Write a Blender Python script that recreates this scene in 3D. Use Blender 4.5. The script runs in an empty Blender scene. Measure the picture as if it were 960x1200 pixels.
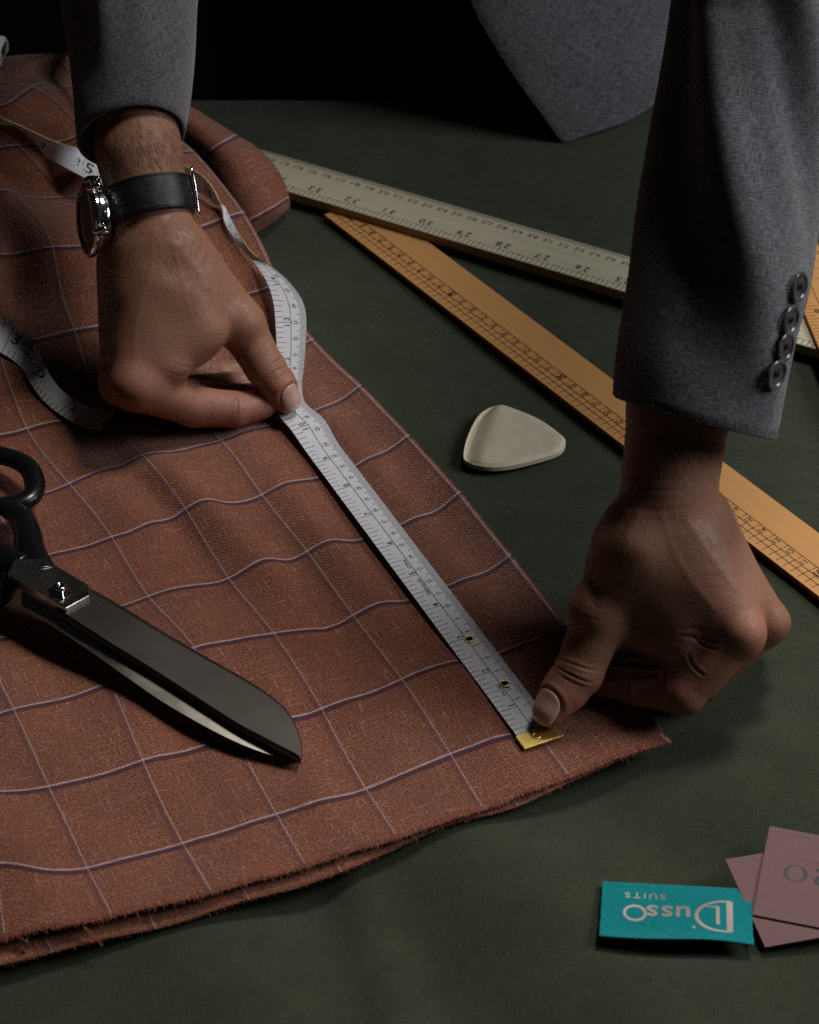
import bpy, bmesh, math, random
import numpy as np
from mathutils import Vector, Matrix

# ------------------------------------------------------------------ camera, world, light
random.seed(7)
RNG = np.random.default_rng(7)
SC = bpy.context.scene
COL = SC.collection
F_PX, PITCH, CAM_H = 2680.9, math.radians(37.937), 69.547      # lens in photo pixels, pitch, height in cm
cam_data = bpy.data.cameras.new('camera')
cam = bpy.data.objects.new('camera', cam_data)
COL.objects.link(cam)
cam.location = (0, 0, CAM_H / 100)
cam.rotation_euler = (math.pi / 2 - PITCH, 0, 0)
cam_data.sensor_fit = 'HORIZONTAL'
cam_data.sensor_width = 36
cam_data.lens = F_PX / 960 * 36
cam_data.clip_start = 0.05
cam_data.clip_end = 30
cam_data.dof.use_dof = True
cam_data.dof.focus_distance = 1.08
cam_data.dof.aperture_fstop = 22
SC.camera = cam

world = bpy.data.worlds.new('World')
SC.world = world
world.use_nodes = True
bg = world.node_tree.nodes['Background']
bg.inputs[0].default_value = (0.75, 0.87, 1.0, 1)
bg.inputs[1].default_value = 0.0045

def area_light(name, loc, target, size, power, color):
    d = bpy.data.lights.new(name, 'AREA')
    d.shape = 'RECTANGLE'; d.size, d.size_y = size
    d.energy = power; d.color = color
    o = bpy.data.objects.new(name, d); COL.objects.link(o)
    o.location = Vector(loc) / 100
    o.rotation_euler = (Vector(target) - Vector(loc)).to_track_quat('-Z', 'Y').to_euler()
    return o
KEY = area_light('key_softbox', (45, 124, 126), (2, 88, 2), (0.30, 0.30), 12.0, (1.0, 0.965, 0.92))
FILL = area_light('side_softbox', (125, 80, 90), (2, 95, 2), (0.6, 0.6), 12.5, (0.97, 0.975, 1.0))

SC.view_settings.view_transform = 'Standard'
SC.view_settings.look = 'None'
SC.view_settings.exposure = -0.12
SC.view_settings.gamma = 1.0
SC.cycles.use_denoising = False
SC.cycles.max_bounces = 6

# ------------------------------------------------------------------ helpers
def up(px, py, z):
    """the point at height z (cm) that the photograph shows at px, py"""
    a = (px - 480) / F_PX; b = (py - 600) / F_PX
    t = (CAM_H - z) / (math.sin(PITCH) + b * math.cos(PITCH))
    return np.array([a * t, (math.cos(PITCH) - b * math.sin(PITCH)) * t, z])
def upY(px, py, Y):
    a = (px - 480) / F_PX; b = (py - 600) / F_PX
    t = Y / (math.cos(PITCH) - b * math.sin(PITCH))
    return np.array([a * t, Y, CAM_H - (math.sin(PITCH) + b * math.cos(PITCH)) * t])
def P(l):
    return np.array([up(*p) for p in l])
def nrm(v):
    v = np.asarray(v, float); return v / np.linalg.norm(v)

def mesh_obj(name, verts, faces, mat=None, parent=None, uv=None, smooth=True, attrs=None):
    """verts in cm"""
    me = bpy.data.meshes.new(name)
    me.from_pydata((np.asarray(verts, float) / 100).tolist(), [], [list(map(int, f)) for f in faces])
    if uv is not None:
        l = me.uv_layers.new(name='UVMap')
        idx = np.empty(len(me.loops), dtype=np.int32); me.loops.foreach_get('vertex_index', idx)
        l.data.foreach_set('uv', np.asarray(uv, float)[idx].ravel())
    if attrs:
        for k, v in attrs.items():
            a = me.attributes.new(k, 'FLOAT', 'POINT'); a.data.foreach_set('value', np.asarray(v, float))
    if smooth:
        me.polygons.foreach_set('use_smooth', [True] * len(me.polygons))
    me.update()
    o = bpy.data.objects.new(name, me); COL.objects.link(o)
    if mat: me.materials.append(mat)
    if parent: o.parent = parent
    return o
def tag(o, label=None, cat=None, group=None, kind=None):
    for k, v in (('label', label), ('category', cat), ('group', group), ('kind', kind)):
        if v: o[k] = v
    return o
def empty(name, label, cat, group=None):
    o = bpy.data.objects.new(name, None); COL.objects.link(o)
    o.empty_display_size = 0.02
    return tag(o, label, cat, group)

class MB:
    """collects geometry for one mesh object"""
    def __init__(s): s.v = []; s.f = []
    def add(s, v, f):
        n = len(s.v); s.v += [tuple(map(float, p)) for p in v]; s.f += [[i + n for i in q] for q in f]
    def grid(s, G, close_u=False):
        G = np.asarray(G); a, b = G.shape[:2]
        f = []
        for i in range(a - 1 + (1 if close_u else 0)):
            for j in range(b - 1):
                f.append([i * b + j, ((i + 1) % a) * b + j, ((i + 1) % a) * b + j + 1, i * b + j + 1])
        s.add(G.reshape(-1, 3), f)
    def box(s, c, ax, ay, az):
        c = np.asarray(c, float); v = [c + sx * ax + sy * ay + sz * az for sz in (-1, 1) for sy in (-1, 1) for sx in (-1, 1)]
        s.add(v, [[0, 2, 3, 1], [4, 5, 7, 6], [0, 1, 5, 4], [2, 6, 7, 3], [0, 4, 6, 2], [1, 3, 7, 5]])
    def tube(s, pts, r, n=10, cap=True, flat=1.0, upv=(0, 0, 1)):
        pts = np.asarray(pts, float); m = len(pts)
        r = np.broadcast_to(np.asarray(r, float), (m,))
        T = np.gradient(pts, axis=0); T /= np.linalg.norm(T, axis=1)[:, None] + 1e-12
        e = np.cross(T, np.asarray(upv, float)); e /= np.linalg.norm(e, axis=1)[:, None] + 1e-9
        w = np.cross(e, T)
        a = np.arange(n) / n * 2 * np.pi
        G = pts[None] + np.cos(a)[:, None, None] * e[None] * r[None, :, None] + np.sin(a)[:, None, None] * w[None] * (r * flat)[None, :, None]
        s.grid(G, close_u=True)
        if cap:
            n0 = len(s.v) - n * m
            s.f.append([n0 + i * m for i in range(n)][::-1]); s.f.append([n0 + i * m + m - 1 for i in range(n)])
    def torus(s, c, ax, R, r, n=28, k=8):
        ax = nrm(ax); u = nrm(np.cross(ax, (0.3, 0.9, 0.1))); v = np.cross(ax, u)
        a = np.arange(n) / n * 2 * np.pi; b = np.arange(k) / k * 2 * np.pi
        V = []; F = []
        for i in range(n):
            d = u * np.cos(a[i]) + v * np.sin(a[i])
            for j in range(k): V.append(np.asarray(c) + d * (R + r * np.cos(b[j])) + ax * r * np.sin(b[j]))
        for i in range(n):
            for j in range(k): F.append([i * k + j, ((i + 1) % n) * k + j, ((i + 1) % n) * k + (j + 1) % k, i * k + (j + 1) % k])
        s.add(V, F)
    def lathe(s, c, ax, prof, n=32, u=None):
        """prof: list of (radius, height along ax)"""
        ax = nrm(ax); u = nrm(np.cross(ax, (0.3, 0.9, 0.1))) if u is None else nrm(u); v = np.cross(ax, u)
        G = np.array([[np.asarray(c) + (u * np.cos(t) + v * np.sin(t)) * r + ax * h for r, h in prof] for t in np.arange(n) / n * 2 * np.pi])
        s.grid(G, close_u=True)
    def prism(s, top, bot):
        n = len(top); s.add(list(top) + list(bot), [list(range(n)), list(range(2 * n - 1, n - 1, -1))] + [[i, i + n, (i + 1) % n + n, (i + 1) % n] for i in range(n)])
    def build(s, name, mat, parent=None, smooth=False, bevel=0, seg=2, auto=None):
        o = mesh_obj(name, np.array(s.v), s.f, mat, parent, smooth=smooth)
        bm = bmesh.new(); bm.from_mesh(o.data); bmesh.ops.recalc_face_normals(bm, faces=bm.faces)
        if auto is not None:
            for e in bm.edges:
                if len(e.link_faces) == 2 and e.calc_face_angle(0) > auto: e.smooth = False
            for f in bm.faces: f.smooth = True
        bm.to_mesh(o.data); bm.free()
        if bevel:
            md = o.modifiers.new('bevel', 'BEVEL'); md.width = bevel / 100; md.segments = seg; md.limit_method = 'ANGLE'; md.angle_limit = 0.6
        return o

def catmull(pts, n, closed=False):
    """resample a polyline of k-dimensional points with a Catmull-Rom spline, n steps per span"""
    p = np.asarray(pts, float); m = len(p); out = []
    for i in range(m if closed else m - 1):
        if closed: a, b, c, d = p[(i - 1) % m], p[i], p[(i + 1) % m], p[(i + 2) % m]
        else: a, b, c, d = p[max(i - 1, 0)], p[i], p[i + 1], p[min(i + 2, m - 1)]
        for k in range(n):
            t = k / n
            out.append(0.5 * (2 * b + (c - a) * t + (2 * a - 5 * b + 4 * c - d) * t * t + (3 * b - a - 3 * c + d) * t ** 3))
    if not closed: out.append(p[-1])
    return np.array(out)

# ------------------------------------------------------------------ materials
class NT:
    def __init__(s, name):
        s.m = bpy.data.materials.new(name); s.m.use_nodes = True
        s.t = s.m.node_tree; s.b = s.t.nodes['Principled BSDF']
    def n(s, typ, **kw):
        x = s.t.nodes.new(typ)
        for k, v in kw.items():
            if hasattr(x, k) and not k.startswith('i_'): setattr(x, k, v)
        return x
    def l(s, a, b): s.t.links.new(a, b)
    def put(s, sock, v):
        if hasattr(v, 'is_output') or hasattr(v, 'links'): s.l(v, sock)
        elif isinstance(v, (tuple, list)) and len(v) == 3 and sock.type == 'RGBA': sock.default_value = (*v, 1)
        else: sock.default_value = v
    def math(s, op, a, b=0.0, c=None, clamp=False):
        x = s.n('ShaderNodeMath', operation=op); x.use_clamp = clamp
        s.put(x.inputs[0], a); s.put(x.inputs[1], b)
        if c is not None: s.put(x.inputs[2], c)
        return x.outputs[0]
    def mix(s, f, a, b, mode='MIX'):
        x = s.n('ShaderNodeMix', data_type='RGBA', blend_type=mode)
        s.put(x.inputs[0], f); s.put(x.inputs[6], a); s.put(x.inputs[7], b)
        return x.outputs[2]
    def noise(s, vec, scale, detail=2, rough=0.5):
        x = s.n('ShaderNodeTexNoise'); s.l(vec, x.inputs['Vector']); x.inputs['Scale'].default_value = scale
        x.inputs['Detail'].default_value = detail; x.inputs['Roughness'].default_value = rough
        return x.outputs[0]
    def scale(s, vec, v, rot=0):
        x = s.n('ShaderNodeMapping'); s.l(vec, x.inputs[0]); x.inputs['Scale'].default_value = v; x.inputs['Rotation'].default_value = (0, 0, rot)
        return x.outputs[0]
    def ramp(s, f, lo, hi, a=0.0, b=1.0):
        x = s.n('ShaderNodeMapRange'); x.interpolation_type = 'SMOOTHSTEP'
        s.put(x.inputs[0], f); s.put(x.inputs[1], lo); s.put(x.inputs[2], hi); s.put(x.inputs[3], a); s.put(x.inputs[4], b)
        return x.outputs[0]
    def bump(s, h, strength=0.3, dist=0.0005, normal=None):
        x = s.n('ShaderNodeBump'); s.l(h, x.inputs['Height']); x.inputs['Strength'].default_value = strength; x.inputs['Distance'].default_value = dist
        if normal is not None: s.l(normal, x.inputs['Normal'])
        return x.outputs[0]
    def coord(s, k='Object'): return s.n('ShaderNodeTexCoord').outputs[k]
    def fin(s, col=None, rough=None, spec=None, normal=None, metal=None, **kw):
        b = s.b
        if col is not None: s.put(b.inputs['Base Color'], col)
        if rough is not None: s.put(b.inputs['Roughness'], rough)
        if spec is not None: s.put(b.inputs['Specular IOR Level'], spec)
        if metal is not None: b.inputs['Metallic'].default_value = metal
        if normal is not None: s.l(normal, b.inputs['Normal'])
        for k, v in kw.items(): s.put(b.inputs[k.replace('_', ' ')], v)
        return s.m

def mat_plain(name, col, rough=0.5, metal=0, spec=0.5, noise_amt=0.15, nscale=300, bump=0.0):
    m = NT(name); c = m.coord()
    n = m.noise(c, nscale, 4); k = m.ramp(n, 0.3, 0.7, 1 - noise_amt, 1 + noise_amt)
    cc = m.mix(1.0, col, k, 'MULTIPLY')
    nn = m.bump(n, bump, 0.0003) if bump else None
    r = m.ramp(m.noise(c, nscale / 6, 3), 0.3, 0.7, rough * 0.85, min(1, rough * 1.15))
    return m.fin(cc, r, spec, nn, metal)

def mat_weave(name, col, col2, pitch=0.055, twill=False, contrast=0.35, slub=0.15, bump=0.5, uvname='UV', sheen=0.1):
    """plain woven cloth; uv in cm"""
    m = NT(name); uv = m.coord(uvname)
    sp = m.n('ShaderNodeSeparateXYZ'); m.l(uv, sp.inputs[0]); u, v = sp.outputs[0], sp.outputs[1]
    w = 2 * math.pi / pitch
    a = m.math('SINE', m.math('MULTIPLY', u, w)); b = m.math('SINE', m.math('MULTIPLY', v, w))
    if twill: wv = m.math('SINE', m.math('MULTIPLY', m.math('ADD', m.math('MULTIPLY', u, 0.8), v), w * 0.8))
    else: wv = m.math('MULTIPLY', a, b)
    nu = m.noise(m.scale(uv, (1.2 / pitch * 0.12, 1.0 / pitch * 1.3, 1)), 1.0, 2)
    nv = m.noise(m.scale(uv, (1.0 / pitch * 1.3, 1.2 / pitch * 0.12, 1)), 1.0, 2)
    h = m.math('ADD', m.math('MULTIPLY', wv, 0.25), m.math('ADD', nu, nv))
    k = m.ramp(h, 0.65, 1.4, 0, 1)
    cc = m.mix(k, tuple(x * (1 - contrast) for x in col), col2)
    big = m.ramp(m.noise(uv, 0.35, 3), 0.3, 0.7, 1 - slub, 1 + slub)
    cc = m.mix(1.0, cc, big, 'MULTIPLY')
    nn = m.bump(h, bump, 0.0004)
    return m.fin(cc, 0.88, 0.18, nn, Sheen_Weight=sheen, Sheen_Roughness=0.5)

M = {}
M['green'] = mat_weave('green_cloth', (0.031, 0.039, 0.020), (0.043, 0.053, 0.028), pitch=0.085, contrast=0.22, slub=0.10, bump=0.55)
M['suit'] = mat_weave('grey_suiting', (0.042, 0.042, 0.049), (0.170, 0.167, 0.190), pitch=0.075, contrast=0.60, slub=0.08, bump=0.5, sheen=0.25)
M['lining'] = mat_plain('jacket_lining', (0.012, 0.012, 0.014), 0.6)
M['black_wool'] = mat_plain('black_wool', (0.004, 0.004, 0.005), 0.95, spec=0.1)
M['dark'] = mat_plain('studio_black', (0.004, 0.004, 0.005), 0.95, spec=0.05)

def mat_check():
    m = NT('checked_rust_wool'); uv = m.coord('UV')
    sp = m.n('ShaderNodeSeparateXYZ'); m.l(uv, sp.inputs[0]); i, j = sp.outputs[0], sp.outputs[1]
    wob = m.math('MULTIPLY', m.math('SUBTRACT', m.noise(uv, 9, 2), 0.5), 0.012)
    def dist(x, pitch):
        return m.math('MULTIPLY', m.math('SUBTRACT', m.math('FRACT', m.math('ADD', m.math('ADD', x, wob), 0.5)), 0.5), pitch)
    di, dj = dist(i, 4.116), dist(j, 5.199)
    cm = m.n('ShaderNodeCombineXYZ'); m.l(m.math('MULTIPLY', i, 4.116), cm.inputs[0]); m.l(m.math('MULTIPLY', j, 5.199), cm.inputs[1]); c = cm.outputs[0]
    sc = m.n('ShaderNodeSeparateXYZ'); m.l(c, sc.inputs[0]); x, y = sc.outputs[0], sc.outputs[1]
    # twill diagonal with broken yarns
    tw = m.math('SINE', m.math('MULTIPLY', m.math('ADD', x, m.math('MULTIPLY', y, 0.9)), 2 * math.pi / 0.125))
    wf = m.math('SINE', m.math('MULTIPLY', m.math('SUBTRACT', y, m.math('MULTIPLY', x, 0.05)), 2 * math.pi / 0.075))
    nn = m.noise(m.scale(c, (8, 11, 1)), 1.0, 2)
    h = m.math('ADD', m.math('MULTIPLY', tw, 0.55), m.math('MULTIPLY', wf, 0.30))
    h = m.math('ADD', h, m.math('MULTIPLY', m.math('SUBTRACT', nn, 0.5), 3.2))
    k = m.ramp(h, -0.85, 1.0, 0, 1)
    cc = m.mix(k, (0.060, 0.021, 0.013), (0.385, 0.128, 0.066))
    # slubs, pale streaks along both yarns
    s1 = m.ramp(m.noise(m.scale(c, (0.75, 12, 1)), 1.0, 1), 0.61, 0.72)
    s2 = m.ramp(m.noise(m.scale(c, (12, 0.75, 1)), 1.0, 1), 0.61, 0.72)
    sl = m.math('MULTIPLY', m.math('MAXIMUM', s1, s2), m.math('MULTIPLY', k, 0.60))
    cc = m.mix(sl, cc, (0.62, 0.36, 0.27))
    fl = m.ramp(m.noise(c, 11, 1), 0.70, 0.76, 0, 0.75)
    cc = m.mix(m.math('MULTIPLY', fl, k), cc, (0.60, 0.33, 0.26))
    big = m.ramp(m.noise(c, 0.25, 3), 0.3, 0.7, 0.90, 1.10)
    cc = m.mix(1.0, cc, big, 'MULTIPLY')
    # plum bands beside the pale lines
    def band(d, lo, hi, soft):
        return m.math('MULTIPLY', m.ramp(d, lo - soft, lo + soft), m.ramp(d, hi - soft, hi + soft, 1, 0))
    pj = m.math('MULTIPLY', band(dj, -0.30, -0.03, 0.03), m.ramp(k, 0, 1, 0.97, 0.82))
    cc = m.mix(pj, cc, (0.060, 0.016, 0.028))
    pi_ = m.math('MULTIPLY', band(di, -0.26, -0.05, 0.04), m.ramp(k, 0, 1, 0.75, 0.35))
    cc = m.mix(pi_, cc, (0.085, 0.030, 0.038))
    rope = m.ramp(m.math('SINE', m.math('MULTIPLY', m.math('ADD', x, m.math('MULTIPLY', y, 0.9)), 2 * math.pi / 0.145)), -0.7, 0.5, 0.25, 1)
    wi = m.math('MULTIPLY', band(di, -0.035, 0.032, 0.018), m.math('MULTIPLY', rope, 0.55))
    cc = m.mix(wi, cc, (0.62, 0.46, 0.44))
    wj = m.math('MULTIPLY', band(dj, -0.035, 0.065, 0.022), m.math('MULTIPLY', rope, 0.95))
    cc = m.mix(wj, cc, (0.62, 0.46, 0.48))
    hh = m.math('ADD', h, m.math('MULTIPLY', m.math('ADD', wj, wi), 2.0))
    b = m.bump(hh, 0.55, 0.0005)
    return m.fin(cc, 0.85, 0.2, b, Sheen_Weight=0.15, Sheen_Roughness=0.5)
M['check'] = mat_check()

def mat_skin():
    m = NT('skin'); c = m.coord()
    at = m.n('ShaderNodeAttribute'); at.attribute_name = 'flush'
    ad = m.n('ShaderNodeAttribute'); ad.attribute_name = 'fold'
    n1 = m.noise(c, 45, 4); n2 = m.noise(c, 260, 3)
    cc = m.mix(m.ramp(m.math('ADD', m.math('MULTIPLY', n1, 0.5), m.math('MULTIPLY', m.noise(c, 14, 3), 0.5)), 0.38, 0.62), (0.225, 0.102, 0.060), (0.285, 0.136, 0.083))
    cc = m.mix(m.ramp(n2, 0.35, 0.7, 0, 0.35), cc, (0.19, 0.078, 0.045))
    cc = m.mix(m.math('MULTIPLY', at.outputs['Fac'], 0.6), cc, (0.38, 0.135, 0.095))
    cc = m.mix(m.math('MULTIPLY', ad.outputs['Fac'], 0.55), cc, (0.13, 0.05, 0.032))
    v = m.n('ShaderNodeTexVoronoi', feature='DISTANCE_TO_EDGE'); m.l(m.scale(c, (1, 1, 1)), v.inputs['Vector']); v.inputs['Scale'].default_value = 720
    lines = m.noise(m.scale(c, (160, 420, 420)), 1.0, 3, 0.6)
    lines2 = m.noise(m.scale(c, (500, 190, 190)), 1.0, 3, 0.6)
    h = m.math('ADD', m.math('MULTIPLY', m.ramp(v.outputs[0], 0, 0.25), 0.45), m.math('ADD', lines, m.math('MULTIPLY', lines2, 0.7)))
    b = m.bump(h, 0.30, 0.0005)
    r = m.ramp(n2, 0.3, 0.7, 0.46, 0.66)
    m.fin(cc, r, 0.42, b, Subsurface_Weight=0.12, Subsurface_Scale=0.004)
    m.b.inputs['Subsurface Radius'].default_value = (1.0, 0.35, 0.2)
    return m.m
M['skin'] = mat_skin()
M['nail'] = mat_plain('fingernail', (0.50, 0.30, 0.25), 0.28, noise_amt=0.06, nscale=200)
M['nail_tip'] = mat_plain('nail_free_edge', (0.62, 0.52, 0.40), 0.35, noise_amt=0.06, nscale=200)
M['hair'] = mat_plain('arm_hair', (0.012, 0.008, 0.006), 0.5)
M['tape'] = mat_plain('white_tape', (0.66, 0.66, 0.69), 0.42, noise_amt=0.05, nscale=900, bump=0.15)
M['tape_edge'] = mat_plain('tape_yellow_edge', (0.55, 0.48, 0.12), 0.5)
M['ink'] = mat_plain('black_ink', (0.012, 0.012, 0.016), 0.5, noise_amt=0.3)
M['brown_ink'] = mat_plain('brown_ink', (0.050, 0.016, 0.008), 0.5, noise_amt=0.4)
M['brass'] = mat_plain('brass', (0.80, 0.58, 0.16), 0.45, metal=1, noise_amt=0.12, nscale=120, bump=0.05)
M['steel'] = mat_plain('polished_steel', (0.50, 0.48, 0.46), 0.16, metal=1, noise_amt=0.08, nscale=500)
M['chrome'] = mat_plain('chrome', (0.80, 0.80, 0.82), 0.10, metal=1, noise_amt=0.03)
M['black_paint'] = mat_plain('black_enamel', (0.006, 0.006, 0.008), 0.25, spec=0.5, bump=0.05, nscale=150)
M['leather'] = mat_plain('black_leather', (0.010, 0.010, 0.013), 0.42, nscale=700, bump=0.4)
M['glass_dial'] = mat_plain('dark_dial', (0.012, 0.006, 0.006), 0.08)
M['teal'] = mat_weave('teal_satin', (0.0, 0.200, 0.215), (0.0, 0.285, 0.300), pitch=0.05, contrast=0.25, slub=0.03, bump=0.4)
M['thread'] = mat_weave('cream_thread', (0.44, 0.36, 0.31), (0.60, 0.52, 0.46), pitch=0.05, contrast=0.3, slub=0.02, uvname='Object')
M['pink_card'] = mat_plain('dusty_pink_card', (0.195, 0.112, 0.108), 0.92, spec=0.2, noise_amt=0.05, nscale=900, bump=0.1)
M['card_ink'] = mat_plain('slate_ink', (0.022, 0.026, 0.036), 0.6, noise_amt=0.15)
M['faint_ink'] = mat_plain('faint_ink', (0.130, 0.075, 0.075), 0.6, noise_amt=0.2)
M['fray'] = mat_plain('rust_thread', (0.20, 0.060, 0.035), 0.9, noise_amt=0.4)

def mat_wood(name, c1, c2, axis, rough=0.5, amt=0.5, bump=0.15):
    m = NT(name); c = m.coord()
    r = m.scale(c, (1, 1, 1), -axis)
    g = m.noise(m.scale(r, (6, 220, 40)), 1.0, 4, 0.6)
    g2 = m.noise(m.scale(r, (2, 30, 20)), 1.0, 3)
    k = m.ramp(m.math('ADD', m.math('MULTIPLY', g, 0.6), m.math('MULTIPLY', g2, 0.4)), 0.35, 0.65)
    cc = m.mix(m.math('MULTIPLY', k, amt), c1, c2)
    b = m.bump(g, bump, 0.0002)
    return m.fin(cc, rough, 0.35, b)

# ------------------------------------------------------------------ text and print
_glyph = {}
def glyph(s, size, align='CENTER', bold=0.0):
    key = (s, align, bold)
    if key not in _glyph:
        cu = bpy.data.curves.new('t', 'FONT'); cu.body = s; cu.size = 1; cu.align_x = align; cu.align_y = 'CENTER'; cu.resolution_u = 3; cu.offset = bold
        ob = bpy.data.objects.new('t', cu); COL.objects.link(ob)
        me = ob.to_mesh()
        v = np.array([(p.co.x, p.co.y) for p in me.vertices]) if len(me.vertices) else np.zeros((0, 2))
        f = [list(p.vertices) for p in me.polygons]
        ob.to_mesh_clear(); bpy.data.objects.remove(ob); bpy.data.curves.remove(cu)
        _glyph[key] = (v, f)
    v, f = _glyph[key]
    return v * size, f
class Print:
    """flat print laid on a surface given by fn(array of (s, w)) -> xyz"""
    def __init__(s, fn): s.fn = fn; s.v = []; s.f = []
    def text(s, t, sw, size, ang=0.0, xs=1.0, bold=0.012, align='CENTER'):
        v, f = glyph(t, size, align, bold)
        if not len(v): return
        v = v * np.array([xs, 1]); c, q = math.cos(ang), math.sin(ang)
        v = np.stack([v[:, 0] * c - v[:, 1] * q, v[:, 0] * q + v[:, 1] * c], 1) + np.array(sw)
        s.add(v, f)
    def line(s, a, b, w, n=1):
        a = np.array(a, float); b = np.array(b, float); d = (b - a) / np.linalg.norm(b - a); p = np.array([-d[1], d[0]]) * (w * 1.25 + 0.004) / 2
        v = []
        for k in range(n + 1):
            m_ = a + (b - a) * k / n; v += [m_ - p, m_ + p]
        s.add(np.array(v), [[2 * k, 2 * k + 2, 2 * k + 3, 2 * k + 1] for k in range(n)])
    def poly(s, pts): s.add(np.array(pts), [list(range(len(pts)))])
    def add(s, v, f):
        n = sum(len(x) for x in s.v); s.v.append(v); s.f += [[i + n for i in q] for q in f]
    def build(s, name, mat, parent):
        return mesh_obj(name, s.fn(np.concatenate(s.v)), s.f, mat, parent, smooth=False)

# ------------------------------------------------------------------ setting
def noise2(x, y, seed=0, freq=1.0):
    r = np.random.default_rng(seed); out = 0
    for k in range(5):
        a = r.uniform(0, 2 * np.pi); f = freq * r.uniform(0.6, 1.6); ph = r.uniform(0, 6.28)
        out = out + np.sin((x * np.cos(a) + y * np.sin(a)) * f + ph + 0.7 * np.sin((y * np.cos(a) - x * np.sin(a)) * f * 0.6 + k))
    return out / 5
def green_z(x, y):
    z = 0.10 * noise2(x, y, 3, 0.16) + 0.03 * noise2(x, y, 5, 0.5)
    # soft folds in the open foreground
    fr = np.clip((84 - y) / 16, 0, 1)
    z = z + fr * 0.55 * np.sin((x * 0.9 + y * 0.45) * 0.42 + 0.6 * np.sin(y * 0.2)) * np.exp(-((x - 2) / 16) ** 2)
    z = z + 0.18 * np.exp(-((x * 0.35 + y * 0.94 - 74) / 0.9) ** 2) * np.clip((x - 0) / 6, 0, 1) * 0.6
    z = z + fr * 0.42 * np.sin(x * 0.5 - y * 0.62 + 1.1 * np.sin(x * 0.13)) * np.exp(-((x - 14) / 9) ** 2) + fr * 0.45 * np.exp(-((x + 1.5 + 0.25 * (y - 62)) / 1.1) ** 2)
    return z - 0.22 - fr * 0.25
xs = np.linspace(-75, 75, 301); ys = np.concatenate([np.linspace(35, 128, 187), [129.5, 131, 132.5, 133.6, 134.3, 134.6, 134.8, 134.9, 135.0, 135]])
zs_drop = np.concatenate([np.zeros(187), [0, -.02, -.15, -.5, -1.1, -2.2, -4, -9, -20, -45]])
X, Y = np.meshgrid(xs, ys, indexing='ij')
Z = green_z(X, Y) + zs_drop[None, :]
mb = MB(); mb.grid(np.stack([X, Y, Z], -1))
L = np.cumsum(np.concatenate([[0], np.hypot(np.diff(ys), np.diff(zs_drop))]))
UV = np.stack([X, np.broadcast_to(L[None], X.shape)], -1).reshape(-1, 2)
gc = mesh_obj('tablecloth', np.array(mb.v), mb.f, M['green'], uv=UV)
tag(gc, 'dark olive green cloth spread flat over the whole cutting table', 'tablecloth')
mb = MB(); mb.grid(np.array([[(x, y, z) for (y, z) in ((-60, -75), (330, -75), (340, -65), (340, 200))] for x in (-260, 260)]))
tag(mb.build('backdrop', M['dark']), kind='structure')

# ------------------------------------------------------------------ rulers
def bar_frame(e0, e1, w, z, away=1):
    """e0,e1: (px,py) of the camera-side edge of the top face at height z; returns fn(s,w,h) with w measured across from that edge"""
    a = up(*e0, z); b = up(*e1, z); d = nrm(b - a); n = np.array([-d[1], d[0], 0.0])
    if n[1] * away < 0: n = -n
    L = np.linalg.norm(b - a)
    return a, d, n, L

# pale metre rule
ruler = empty('wooden_ruler', 'pale cream wooden ruler, thickest of the three, sticking out from behind the checked cloth', 'ruler')
zr = 0.84
a, d, n, L = bar_frame((440, 254.5), (733, 342), 3.3, zr)
s13 = np.dot(up(334, 191, zr) - a, d)
org = a + d * (s13 - 13.0)               # s axis in cm marks
up_w = np.array([0, 0, 1.0])
WR = float((np.dot(up(600, 261, zr - 0.22) - a, n) + np.dot(up(738, 300, zr - 0.22) - a, n)) / 2)
Z_T = 0.57
prof = [(0.0, -Z_T), (0.0, -0.03), (0.03, 0.0), (WR - 0.75, 0.0), (WR - 0.02, -0.22), (WR, -0.25), (WR, -Z_T)]
mb = MB(); S = np.linspace(6.0, 60.0, 2)
G = np.array([[org + d * s + n * w + up_w * h for (w, h) in prof] for s in S])
mb.grid(G); mb.f.append(list(range(len(prof)))); mb.f.append(list(range(2 * len(prof) - 1, len(prof) - 1, -1)))
mb.f.append([0, len(prof) - 1, 2 * len(prof) - 1, len(prof)])
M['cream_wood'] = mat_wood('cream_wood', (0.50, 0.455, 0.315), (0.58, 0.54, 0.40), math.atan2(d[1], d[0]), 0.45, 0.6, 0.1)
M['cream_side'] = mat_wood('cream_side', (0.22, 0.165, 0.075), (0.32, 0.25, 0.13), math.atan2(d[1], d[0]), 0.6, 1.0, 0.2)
rb = mb.build('ruler_body', M['cream_wood'], ruler)
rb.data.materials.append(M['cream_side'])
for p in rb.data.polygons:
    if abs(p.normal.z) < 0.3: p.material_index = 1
def rfn(sw):
    h = np.where(sw[:, 1] > WR - 0.75, -(sw[:, 1] - (WR - 0.75)) / 0.73 * 0.22, 0.0)
    return org[None] + sw[:, :1] * d + sw[:, 1:2] * n + (h + 0.006)[:, None] * up_w
pr = Print(rfn)
for c in range(8, 50):
    for k in range(10):
        s = c + k / 10
        ln = 0.62 if k == 0 else (0.50 if k == 5 else 0.36)
        pr.line((s, WR - 0.06), (s, WR - 0.06 - ln - 0.2), 0.022, 2)
    pr.line((c, WR - 0.85), (c, WR - 1.22), 0.028)
    t = str(c)
    if len(t) == 2:
        pr.text(t[0], (c - 0.21, WR - 1.14), 0.50); pr.text(t[1], (c + 0.21, WR - 1.14), 0.50)
    else: pr.text(t, (c + 0.2, WR - 1.14), 0.5)
s33 = np.dot(up(370, 221.5, zr) - a, d) - (s13 - 13.0)
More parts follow.
